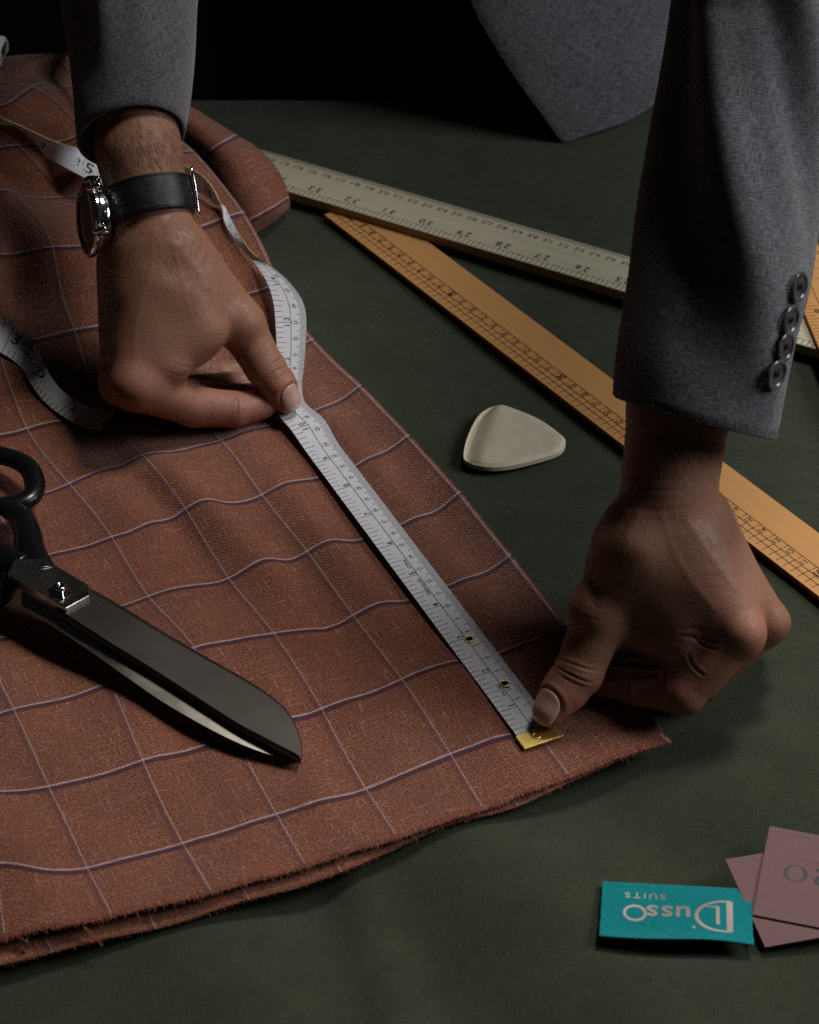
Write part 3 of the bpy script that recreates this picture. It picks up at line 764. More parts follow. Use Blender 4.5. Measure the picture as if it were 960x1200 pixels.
# ------------------------------------------------------------------ scissors
sh = empty('tailors_shears', 'large steel tailors shears with black handles lying closed on the checked cloth', 'scissors')
def bz(px): return 2.9 + (px - 64) / (353 - 64) * (1.15 - 2.9)
def bp(px, py, dz=0.0): return up(px, py, bz(px) + dz)
M['blade'] = mat_plain('satin_blade_steel', (0.095, 0.083, 0.074), 0.40, metal=1, noise_amt=0.10, nscale=40)
M['blade2'] = mat_plain('ground_blade_edge', (0.55, 0.50, 0.43), 0.36, metal=1, noise_amt=0.18, nscale=90)
bk = [(84, 676), (104, 686), (146, 710), (190, 737), (229, 760), (292, 796), (325, 819), (343, 840), (352, 862), (354, 878), (353, 887)]
fr = [(66, 712), (80, 723), (125, 752), (167, 778), (208, 804), (275, 847), (312, 867), (331, 877), (343, 883), (349, 887), (352, 889)]
BK = catmull([bp(*p) for p in bk], 5); FR = catmull([bp(*p) for p in fr], 5)
ac = nrm(np.array([*(FR[20] - BK[20])[:2], 0]))
m = len(BK); tt_ = np.linspace(0, 1, m); cw = np.clip((1 - tt_) * 1.0, 0, 1)
wv = np.linalg.norm(FR - BK, axis=1)
cham = np.minimum(0.30 * (1 - tt_ ** 2) + 0.05, wv * 0.3)
U = (FR - BK) / (wv[:, None] + 1e-6)
z3 = np.array([0, 0, 1.0])
rows = [BK - z3 * 0.30, BK - z3 * 0.12, BK + U * cham[:, None], FR - U * np.minimum(0.10, wv * 0.2)[:, None] , FR - z3 * 0.10, FR - z3 * 0.34, BK * 0.5 + FR * 0.5 - z3 * 0.34]
mb = MB(); mb.grid(np.array(rows), close_u=True); k_ = len(rows)
mb.f.append([i * m for i in range(k_)]); mb.f.append([i * m + m - 1 for i in range(k_)][::-1])
mb.build('upper_blade', M['blade'], sh, auto=0.2)
# lower blade with its ground bevel towards the camera
in2 = [(25, 690), (60, 712), (104, 741), (145, 768), (190, 797), (240, 829), (280, 853), (315, 871), (340, 884), (352, 890)]
ou2 = [(25, 709), (60, 733), (104, 762), (145, 791), (190, 822), (240, 851), (280, 871), (315, 884), (338, 890), (351, 892)]
I2 = catmull([bp(x, y, -0.42) for x, y in in2], 5); O2 = catmull([bp(x, y, -0.80 + 0.3 * (x / 353)) for x, y in ou2], 5)
B2 = I2.copy(); B2[:, :2] -= ac[:2] * np.linspace(1.3, 0.05, len(I2))[:, None]
mb = MB(); m2 = len(I2)
mb.grid(np.array([B2, I2, O2, O2 - z3 * 0.06 - ac * 0.05, B2 - z3 * 0.4]), close_u=True)
mb.f.append([i * m2 for i in range(5)]); mb.f.append([i * m2 + m2 - 1 for i in range(5)][::-1])
mb.build('lower_blade', M['blade2'], sh, auto=0.3)
# ricasso block and pivot
rc = [(17, 654), (53, 655), (104, 685), (105, 698), (77, 713), (9, 671)]
tp = np.array([bp(x, y, 0.22) for x, y in rc]); bt = tp.copy(); bt[:, 2] -= 0.62
mb = MB(); mb.prism(tp, bt)
mb.build('ricasso', M['steel'], sh, bevel=0.05, seg=3)
ax = nrm(np.cross(tp[2] - tp[0], tp[4] - tp[0])); ax = ax if ax[2] > 0 else -ax
pc = bp(70, 694, 0.22)
mb = MB()
hexr = 0.58
u_ = nrm(tp[2] - tp[0]); v_ = np.cross(ax, u_)
hv = nrm(nrm(np.array([0, 0, CAM_H]) - pc) + nrm(np.array([130.0, 104, 76]) - pc)); NUTROT = math.atan2(hv @ v_, hv @ u_) + math.pi / 6
ring_ = [pc + (u_ * math.cos(a_) + v_ * math.sin(a_)) * hexr for a_ in np.arange(6) * math.pi / 3 + NUTROT]
mb.prism([pc + (r_ - pc) * 0.55 + ax * 0.27 for r_ in ring_], ring_)
pv = mb.build('pivot_nut', M['chrome'], sh, bevel=0.05, seg=3)
mb = MB(); mb.lathe(pc + ax * 0.27, ax, [(0.26, -0.02), (0.30, 0.06), (0.24, 0.13), (0.14, 0.16), (0.12, 0.12), (0.001, 0.12)], 24)
sc_ = mb.build('pivot_screw', M['steel'], sh, smooth=True)
# handles
def hp3(l): return P(l)
mb = MB(); loop = catmull(hp3([(41, 570, 1.9), (32, 547, 1.9), (2, 534, 1.8), (-45, 530, 1.7), (-82, 550, 1.5), (-86, 580, 1.5), (-50, 596, 1.6), (-5, 594, 1.8), (30, 587, 1.9)]), 8, closed=True)
n_ = len(loop); mb.tube(np.concatenate([loop, loop[:1]]), 0.52, 14, cap=False, flat=0.8)
mb.build('finger_bow', M['black_paint'], sh, smooth=True)
mb = MB(); mb.tube(catmull(hp3([(50, 676, 2.75), (36, 648, 2.7), (32, 625, 2.5), (24, 606, 2.2), (4, 592, 1.9)]), 6), np.linspace(0.80, 0.55, 25), 14, flat=0.62)
mb.tube(catmull(hp3([(28, 664, 2.7), (6, 655, 2.6), (-14, 640, 2.4), (-26, 615, 2.1), (-30, 596, 1.8)]), 6), np.linspace(0.75, 0.6, 25), 14, flat=0.7)
mb.build('shank', M['black_paint'], sh, smooth=True)
mb = MB(); loop = catmull(hp3([(10, 680, 2.3), (-20, 668, 2.0), (-70, 650, 1.6), (-130, 655, 1.5), (-150, 690, 1.5), (-110, 720, 1.5), (-50, 718, 1.6), (-8, 704, 2.0)]), 8, closed=True)
mb.tube(np.concatenate([loop, loop[:1]]), 0.55, 14, cap=False, flat=0.8)
mb.build('thumb_bow', M['black_paint'], sh, smooth=True)

# ------------------------------------------------------------------ woven label and cards
tl = empty('woven_label', 'teal woven label lettered in cream, lying upside down beside two pink cards', 'label')
lc = [up(881, 1040, .12), up(706, 1031, .12), up(702, 1101, .12), up(883, 1112, .12)]     # reading: bottom-left, bottom-right, top-right, top-left
LWc = np.linalg.norm(lc[1] - lc[0]); LHc = np.linalg.norm(lc[3] - lc[0])
def lab(sw, h=0.0):
    u = sw[:, :1] / LWc; v = sw[:, 1:2] / LHc
    p = lc[0] * (1 - u) * (1 - v) + lc[1] * u * (1 - v) + lc[2] * u * v + lc[3] * (1 - u) * v
    z = 0.05 + 0.10 * np.sin(u * 6.0 + 0.5) * v + 0.28 * np.clip((v - 0.72) / 0.28, 0, 1) ** 2 * (0.4 + 0.6 * np.sin(u * math.pi)) + 0.16 * np.clip(v, 0, 1)
    p = p.copy(); p[:, 2:3] = z + h; return p
nu_, nv_ = 90, 30
a_, b_ = np.meshgrid(np.linspace(0, LWc, nu_), np.linspace(0, LHc, nv_), indexing='ij'); sw = np.stack([a_.ravel(), b_.ravel()], 1)
sw2 = sw.copy(); e_ = (sw[:, 1] < 0.02); sw2[e_, 1] += 0.05 * (np.arange(e_.sum()) % 2)
sw2[:, 0] += 0.012 * RNG.normal(size=len(sw)) * ((sw[:, 0] < 0.01) | (sw[:, 0] > LWc - 0.01))
mb = MB(); mb.grid(lab(sw2).reshape(nu_, nv_, 3))
o = mesh_obj('label_cloth', np.array(mb.v), mb.f, M['teal'], tl, uv=sw)
md = o.modifiers.new('thick', 'SOLIDIFY'); md.thickness = 0.0005; md.offset = -1
pr = Print(lambda s: lab(s, 0.008))
K = LWc / 6.13
pr.line((0.92 * K, 0.85), (0.92 * K, 2.62), 0.20, 6)
arc = [(0.9 + 1.36 * math.sin(t) ** 0.9 if t < math.pi else 0.9, 1.735 - 0.885 * math.cos(t)) for t in np.linspace(0.0, math.pi, 33)]
for p0, p1 in zip(arc[:-1], arc[1:]):
    w_ = 0.055 + 0.06 * math.sin(math.pi * (arc.index(p0) / 32))
    pr.line((p0[0] * K, p0[1]), (p1[0] * K, p1[1]), w_ + 0.01)
pr.line((1.40 * K, 1.17), (1.40 * K, 2.2), 0.11, 3); pr.line((1.36 * K, 1.19), (2.02 * K, 1.19), 0.05, 3)
pr.text('.', (2.36 * K, 2.62), 0.9); 
for ch, x, sz, yy in (('u', 2.80, 1.25, 1.62), ('s', 3.44, 1.25, 1.62), ('s', 4.04, 1.25, 1.62)): pr.text(ch, (x * K, yy), sz, xs=1.12)
rg = [(4.74 * K + 0.42 * math.cos(t), 1.72 + 0.40 * math.sin(t)) for t in np.linspace(0, 2 * math.pi, 37)]
for p0, p1 in zip(rg[:-1], rg[1:]): pr.line(p0, p1, 0.10)
for ch, x in zip('SUITS', (3.62, 4.02, 4.36, 4.68, 5.06)): pr.text(ch, (x * K, 0.72), 0.44, xs=1.15)
pr.build('lettering', M['thread'], tl)

def card(c4, z, label):
    e = empty('swatch_card', label, 'card')
    p0, p1, p3 = [up(*c, z) for c in c4]
    u = nrm(p1 - p0); v = nrm(p3 - p0); v = nrm(v - u * np.dot(u, v)); W_, H_ = np.linalg.norm(p1 - p0), np.linalg.norm(p3 - p0)
    mb = MB(); mb.box(p0 + u * W_ / 2 + v * H_ / 2 - z3 * 0.03, u * W_ / 2, v * H_ / 2, z3 * 0.03)
    mb.build('card_body', M['pink_card'], e, bevel=0.01)
    return e, (lambda s: p0[None] + s[:, :1] * u + s[:, 1:2] * v + z3 * 0.006), W_, H_
c1_, f1, W1, H1 = card([(850, 1007), (1010, 980), (897, 1110)], 0.10, 'dusty pink card lying underneath, its left corner poking out beside the teal label')
c2_, f2, W2_, H2_ = card([(902, 968), (1080, 1001), (883, 1072)], 0.20, 'dusty pink card on top of the other, printed with dark capital letters')
def scribble(pr, x0, x1, y, h):
    x = x0
    while x < x1:
        w_ = RNG.uniform(0.5, 1.0) * h * 0.8
        pr.line((x, y - h / 2), (x, y + h / 2), h * 0.14)
        if RNG.random() < 0.6: pr.line((x, y + h / 2 * RNG.choice([-1, 0, 1])), (x + w_ * 0.8, y + h / 2 * RNG.choice([-1, 0.2, 1])), h * 0.12)
        if RNG.random() < 0.4: pr.line((x + w_ * .8, y - h / 2), (x + w_ * .8, y + h / 2), h * 0.12)
        x += w_ + h * 0.35
pr = Print(f1); scribble(pr, 0.5, 4.5, 0.28, 0.13); pr.build('faint_print', M['faint_ink'], c1_)
pr = Print(f2); scribble(pr, 0.38, 5.5, 0.30, 0.13); scribble(pr, 0.98, 5.0, 1.60, 0.13); pr.build('faint_print', M['faint_ink'], c2_)
pr = Print(f2)
for k in range(48):      # the O, with thick sides
    t0, t1 = k / 48 * 2 * math.pi, (k + 1) / 48 * 2 * math.pi
    cx, cy = 1.40, 2.42
    o0 = (cx + 0.50 * math.cos(t0), cy + 0.47 * math.sin(t0)); o1 = (cx + 0.50 * math.cos(t1), cy + 0.47 * math.sin(t1))
    i0 = (cx + 0.33 * math.cos(t0), cy + 0.44 * math.sin(t0)); i1 = (cx + 0.33 * math.cos(t1), cy + 0.44 * math.sin(t1))
    pr.poly([o0, o1, i1, i0])
for ch, x in (('S', 2.44), ('S', 3.1), ('U', 3.95)): pr.text(ch, (x, 2.42), 1.32, math.pi)
pr.build('lettering', M['card_ink'], c2_)

# ------------------------------------------------------------------ person: hands and arms as one body surface
class SDF:
    """smooth union of round cones and ellipsoids (cm)"""
    def __init__(s): s.p = []
    def cone(s, a, b, r1, r2, k=0.35, sq=None, sub=False):
        s.p.append(('c', np.array(a, float), np.array(b, float), r1, r2, k, sq, sub)); return s
    def chain(s, pts, rs, k=0.35):
        for a, b, r1, r2 in zip(pts[:-1], pts[1:], rs[:-1], rs[1:]): s.cone(a, b, r1, r2, k)
        return s
    def ell(s, c, R, rad, k=0.35, sub=False):
        s.p.append(('e', np.array(c, float), np.array(R, float), np.array(rad, float), None, k, None, sub)); return s
    @staticmethod
    def _cone(X, a, b, r1, r2):
        ba = b - a; l2 = ba @ ba; rr = r1 - r2; a2 = l2 - rr * rr; il2 = 1 / l2
        pa = X - a; y = pa @ ba; z = y - l2
        t = pa * l2 - y[..., None] * ba; x2 = (t * t).sum(-1); y2 = y * y * l2; z2 = z * z * l2
        k = np.sign(rr) * rr * rr * x2
        out = (np.sqrt(x2 * a2 * il2) + y * rr) * il2 - r1
        m1 = np.sign(z) * a2 * z2 > k; out = np.where(m1, np.sqrt(x2 + z2) * il2 - r2, out)
        m2 = (~m1) & (np.sign(y) * a2 * y2 < k); out = np.where(m2, np.sqrt(x2 + y2) * il2 - r1, out)
        return out
    def __call__(s, X):
        X = np.asarray(X, float); sh_ = X.shape[:-1]; X = X.reshape(-1, 3); D = np.full(len(X), 1e3)
        for (t, a, b, r1, r2, k, sq, sub) in s.p:
            if t == 'c': d = SDF._cone(X, a, b, r1, r2)
            else:
                q = (X - a) @ b.T; k0 = np.linalg.norm(q / r1, axis=-1); k1 = np.linalg.norm(q / r1 ** 2, axis=-1) + 1e-9; d = k0 * (k0 - 1) / k1
            if sub:
                h = np.clip(0.5 - 0.5 * (D + d) / k, 0, 1); D = D * (1 - h) - d * h + k * h * (1 - h)
            elif k <= 0: D = np.minimum(D, d)
            else:
                h = np.clip(0.5 + 0.5 * (D - d) / k, 0, 1); D = D * (1 - h) + d * h - k * h * (1 - h)
        return D.reshape(sh_)
    def bounds(s, pad=1.0):
        lo = np.full(3, 1e9); hi = -lo
        for (t, a, b, r1, r2, k, sq, sub) in s.p:
            if sub: continue
            if t == 'c':
                for p, r in ((a, r1), (b, r2)): lo = np.minimum(lo, p - r); hi = np.maximum(hi, p + r)
            else: lo = np.minimum(lo, a - max(r1)); hi = np.maximum(hi, a + max(r1))
        return lo - pad, hi + pad

def surface_nets(fn, lo, hi, h):
    """blockwise evaluation near the surface, then naive surface nets"""
    n = np.ceil((hi - lo) / h).astype(int) + 1
    ax = [lo[k] + np.arange(n[k]) * h for k in range(3)]
    Fv = np.full(n, 9.0, dtype=np.float32); B = 12
    for i in range(0, n[0], B):
        for j in range(0, n[1], B):
            for k in range(0, n[2], B):
                c = np.array([ax[0][min(i + B // 2, n[0] - 1)], ax[1][min(j + B // 2, n[1] - 1)], ax[2][min(k + B // 2, n[2] - 1)]])
                d = float(fn(c[None])[0])
                if abs(d) > B * h * 1.15 + 0.3: Fv[i:i + B, j:j + B, k:k + B] = 9.0 * np.sign(d); continue
                g = np.stack(np.meshgrid(ax[0][i:i + B], ax[1][j:j + B], ax[2][k:k + B], indexing='ij'), -1)
                Fv[i:i + B, j:j + B, k:k + B] = fn(g)
    S_ = Fv < 0
    cnt = np.zeros(np.array(Fv.shape) - 1, np.int8); pos = np.zeros((*cnt.shape, 3), np.float32)
    nx, ny, nz = cnt.shape
    for axis in range(3):
        o = [a for a in range(3) if a != axis]
        for da in (0, 1):
            for db in (0, 1):
                s0 = [0, 0, 0]; s0[o[0]] = da; s0[o[1]] = db; s1 = list(s0); s1[axis] = 1
                A = Fv[s0[0]:s0[0] + nx, s0[1]:s0[1] + ny, s0[2]:s0[2] + nz]; Bv = Fv[s1[0]:s1[0] + nx, s1[1]:s1[1] + ny, s1[2]:s1[2] + nz]
                m = (A < 0) != (Bv < 0); t = np.where(m, A / np.where(m, A - Bv, 1), 0)
                cnt += m
                for q in range(3): pos[..., q] += np.where(m, (s0[q] if q != axis else t), 0)
    cells = np.argwhere(cnt > 0); idx = -np.ones(cnt.shape, np.int64); idx[tuple(cells.T)] = np.arange(len(cells))
    c = cnt[tuple(cells.T)][:, None]; V = (cells + pos[tuple(cells.T)] / c) * h + lo
    Q = []
    for axis in range(3):
        sl0 = [slice(1, -1)] * 3; sl0[axis] = slice(0, -1); sl1 = list(sl0); sl1[axis] = slice(1, None)
        a_, b_ = S_[tuple(sl0)], S_[tuple(sl1)]
        e = np.argwhere(a_ != b_); flip = a_[tuple(e.T)]
        base = e + 1; base[:, axis] -= 1
        u, v = [(1, 2), (2, 0), (0, 1)][axis]
        def at(du, dv):
            p = base.copy(); p[:, u] -= du; p[:, v] -= dv; return idx[tuple(p.T)]
        q = np.stack([at(1, 1), at(0, 1), at(0, 0), at(1, 0)], 1); q = np.where(flip[:, None], q, q[:, ::-1]); Q.append(q)
    return V, np.concatenate(Q)
def grad(fn, V, e=0.03):
    g = np.stack([fn(V + np.eye(3)[k] * e) - fn(V - np.eye(3)[k] * e) for k in range(3)], -1)
    return g / (np.linalg.norm(g, axis=-1, keepdims=True) + 1e-9)
def on_skin(fn, px, py, z_guess=8, far=40):
    """march the camera ray through a photograph pixel on to the skin"""
    o = np.array([0, 0, CAM_H]); p = up(px, py, 0.0); d = nrm(p - o); t = 60.0
    for _ in range(300):
        v = float(fn((o + d * t)[None])[0]); t += max(v * 0.8, 0.004)
        if v < 0.004 or t > 170: break
    return o + d * t, t < 169

def on_skin_many(fn, px, py):
    o = np.array([0, 0, CAM_H]); P_ = np.array([up(a, b, 0.0) for a, b in zip(px, py)]); D = P_ - o; D /= np.linalg.norm(D, axis=1)[:, None]
    t = np.full(len(D), 70.0); act = np.ones(len(D), bool)
    for _ in range(160):
        if not act.any(): break
        v = fn(o + D[act] * t[act][:, None]); t[act] += np.maximum(v * 0.8, 0.004); q = np.where(act)[0]; act[q[(v < 0.004) | (t[act] > 170)]] = False
    return o + D * t[:, None], t < 169
def forearm_pts(px0, py0, z0, sl):      # along the arm: pixel, pixel, height
    return up(px0, py0, z0)

# --- the hand on the right of the picture
R = SDF()
def zr_(y): return 9.3 + (580 - y) / 25.5 * 0.80
RW = up(786, 585, 9.2)
R.cone(up(822, 300, zr_(300)), up(797, 470, zr_(470)), 2.55, 2.22, .3)
R.cone(up(797, 470, zr_(470)), up(786, 560, zr_(560)), 2.2, 2.12, .5)
pk = np.array([0.30, 0.72, -0.62]); pk /= np.linalg.norm(pk)          # from index towards little finger
m2 = up(866, 744, 4.5)
MC = [m2, m2 + pk * 1.75 + np.array([0.95, 0.4, 0.35]), m2 + pk * 3.6 + np.array([.7, .4, .3]), m2 + pk * 5.1 + np.array([0.1, .5, .3])]
CB = [up(777, 600, 8.9), up(792, 600, 8.4), up(806, 600, 8.0) + pk * .8, up(812, 605, 7.4) + pk * 1.4]
for q, (a, b) in enumerate(zip(CB, MC)): R.cone(a, b, 1.75 if q < 2 else 1.5, (1.02, 1.0, .92, .85)[q], 0.7)
R.cone(up(745, 640, 7.9), up(818, 712, 5.2), 1.65, 1.30, 0.9)          # first interosseous
R.cone(up(735, 665, 6.8), up(790, 722, 5.0), 1.35, 1.0, 0.9)
R.cone(up(800, 650, 7.0), up(855, 715, 5.0), 1.9, 1.2, 0.9)
R.cone(up(722, 712, 4.7), up(800, 742, 4.2), 1.0, 0.95, 0.7); R.cone(up(732, 732, 4.2), up(800, 757, 3.7), 0.85, 1.0, 0.6); R.cone(up(850, 745, 4.1), up(800, 795, 2.4), 1.1, 1.0, 0.6)
th = [up(748, 630, 7.7), up(704, 722, 4.75), up(679, 787, 2.75), up(644, 830, 1.62)]
R.cone(th[0], th[1], 1.75, 1.27, 0.8); R.cone(th[1], th[2], 1.22, 1.05, 0.35)
R.cone(th[2], up(662, 809, 2.1), 1.05, 0.98, .25); R.cone(up(662, 809, 2.1), th[3] + np.array([0, 0, -0.12]), 0.99, .74, .25)
ix = [m2, up(802, 811, 2.1), up(748, 807, 1.5), up(700, 797, 1.25)]
R.cone(ix[0], ix[1], 1.08, 0.98, .45); R.cone(ix[1], ix[2], .95, .80, .22); R.cone(ix[2], ix[3], .80, .66, .18)
offs = [None, pk * 1.7, pk * 3.3, pk * 4.7]
for q in (1, 2, 3):
    pip = ix[1] + offs[q] * 0.95 + np.array([0.5, 0.6, 0]); pip[2] = max(pip[2], 1.0)
    dip = ix[2] + offs[q] * 0.9 + np.array([0.5, 0.5, 0]); dip[2] = max(dip[2], .85)
    tip = dip + nrm(ix[3] - ix[2]) * 1.3 + np.array([0.2, -0.2, 0]); tip[2] = max(tip[2], .75)
    R.cone(MC[q], pip, 1.0 - .05 * q, .95 - .05 * q, .3); R.cone(pip, dip, .9 - .04 * q, .78 - .03 * q, .15); R.cone(dip, tip, .78 - .03 * q, .62, .15)
R.ell(up(697, 712, 5.3), np.eye(3), (1.1, 1.1, 1.1), .5)                 # thumb knuckle
R.ell(m2 + np.array([.15, -.25, .35]), np.eye(3), (.85, .85, .85), .5)

# --- the hand on the left of the picture
Lh = SDF()
def zl_(y): return 9.2 + (270 - y) / 25 * 0.80
Lh.cone(up(150, -60, zl_(-60)), up(158, 110, zl_(110)), 2.6, 2.15, .3)
Lh.cone(up(158, 110, zl_(110)), up(163, 180, zl_(180)), 2.12, 2.12, .5)
Lh.cone(up(163, 180, zl_(180)), up(177, 250, zl_(250)), 2.12, 2.1, .5)
pl = nrm(np.array([-0.28, 0.74, -0.60]))
l2 = up(158, 452, 4.3)
ML = [l2, l2 + pl * 1.75 + np.array([-.45, 0, .3]), l2 + pl * 3.5 + np.array([-.2, 0, .2]), l2 + pl * 5.0]
CL = [up(178, 300, 8.4), up(168, 300, 8.2) + pl * .5, up(160, 300, 8.0) + pl * 1.2, up(158, 305, 7.8) + pl * 1.8]
for q, (a, b) in enumerate(zip(CL, ML)): Lh.cone(a, b, 1.9 if q < 2 else 1.6, (1.18, 1.08, .95, .88)[q], 0.8)
Lh.cone(up(205, 310, 8.1), up(235, 385, 5.7), 1.9, 1.35, 1.0)
Lh.cone(up(190, 350, 7.0), up(195, 425, 4.8), 1.9, 1.25, 1.0)
Lh.cone(up(215, 345, 6.9), up(222, 400, 5.3), 1.7, 1.15, 1.0)
tl_ = [up(207, 300, 8.5), up(281, 380, 5.0), up(311, 431, 3.1), up(336, 466, 1.75)]
Lh.cone(tl_[0], tl_[1], 1.75, 1.28, 0.8); Lh.cone(tl_[1], tl_[2], 1.22, 1.0, 0.35)
Lh.cone(tl_[2], up(325, 450, 2.35), 1.0, 0.92, .25); Lh.cone(up(325, 450, 2.35), tl_[3] + np.array([0, 0, -.12]), .93, .70, .25)
il = [l2, up(226, 476, 2.0), up(274, 480, 1.45), up(308, 474, 1.35)]
Lh.cone(il[0], il[1], 1.2, 1.02, .5); Lh.cone(il[1], il[2], 1.05, .94, .22); Lh.cone(il[2], il[3], .93, .74, .18)
for q in (1, 2, 3):
    pip = il[1] + pl * (1.55 * q) + np.array([-.1, .5, .1 if q == 1 else 0]); pip[2] = max(pip[2], 1.0 if q > 1 else 1.5)
    dip = il[2] + pl * (1.5 * q) + np.array([0.3, .6, .1]); dip[2] = max(dip[2], .95)
    tip = dip + nrm(il[3] - il[2]) * 1.3; tip[2] = max(tip[2], .85)
    Lh.cone(ML[q], pip, 1.02 - .05 * q, .95 - .05 * q, .3); Lh.cone(pip, dip, .9 - .04 * q, .8 - .03 * q, .15); Lh.cone(dip, tip, .78 - .03 * q, .64, .15)
Lh.ell(up(280, 378, 5.4), np.eye(3), (1.15, 1.15, 1.15), .5)
for nm, ch in (('R idx', ix), ('R thumb', th), ('L idx', il), ('L thumb', tl_)):
    pass

# creases: polylines in photograph pixels, laid on the skin
CR = {'R': [([(645, 777), (660, 786), (678, 795), (693, 800), (704, 795)], .045, .045), ([(650, 770), (668, 777), (688, 784), (702, 786)], .035, .035), ([(650, 785), (664, 796), (682, 804), (696, 806)], .025, .035),
            ([(735, 790), (737, 806), (738, 822)], .05, .05), ([(812, 745), (822, 755), (842, 762)], .055, .07), ([(798, 745), (820, 748), (846, 752)], .05, .07), ([(806, 765), (812, 780), (826, 793)], .055, .06),
            ([(776, 772), (780, 792), (778, 815)], .05, .06), ([(795, 738), (815, 736), (838, 738)], .035, .08),
            ([(726, 590), (750, 597), (780, 598), (810, 594)], .018, .10), ([(733, 568), (760, 575), (800, 574)], .014, .09),
            ([(672, 712), (684, 722), (700, 726)], .02, .05), ([(690, 703), (702, 712), (716, 714)], .02, .05)],
      'L': [([(276, 462), (279, 474), (277, 488)], .05, .045), ([(228, 448), (232, 458), (242, 466), (246, 476)], .04, .05), ([(247, 424), (243, 438), (236, 448), (224, 456)], .055, .05),
            ([(222, 440), (230, 452), (226, 468)], .03, .05), ([(214, 446), (222, 456), (218, 468)], .025, .05),
            ([(318, 428), (326, 422), (334, 416)], .04, .04), ([(316, 440), (328, 432), (340, 428)], .04, .04), ([(322, 446), (334, 438), (343, 436)], .025, .035),
            ([(195, 436), (214, 440), (232, 436)], .018, .06), ([(200, 424), (222, 430), (240, 424)], .016, .06)]}
VEINS = {'R': [([(775, 600), (788, 640), (806, 675), (838, 715)], .035, .16), ([(805, 610), (832, 650), (862, 690)], .04, .16), ([(806, 676), (830, 670), (845, 668)], .025, .13), ([(748, 600), (728, 650), (708, 700)], .04, .22)],
         'L': [([(180, 270), (176, 320), (160, 370), (158, 420)], .035, .17), ([(200, 285), (214, 325), (222, 365)], .03, .15), ([(205, 285), (240, 330), (272, 372)], .045, .22)]}
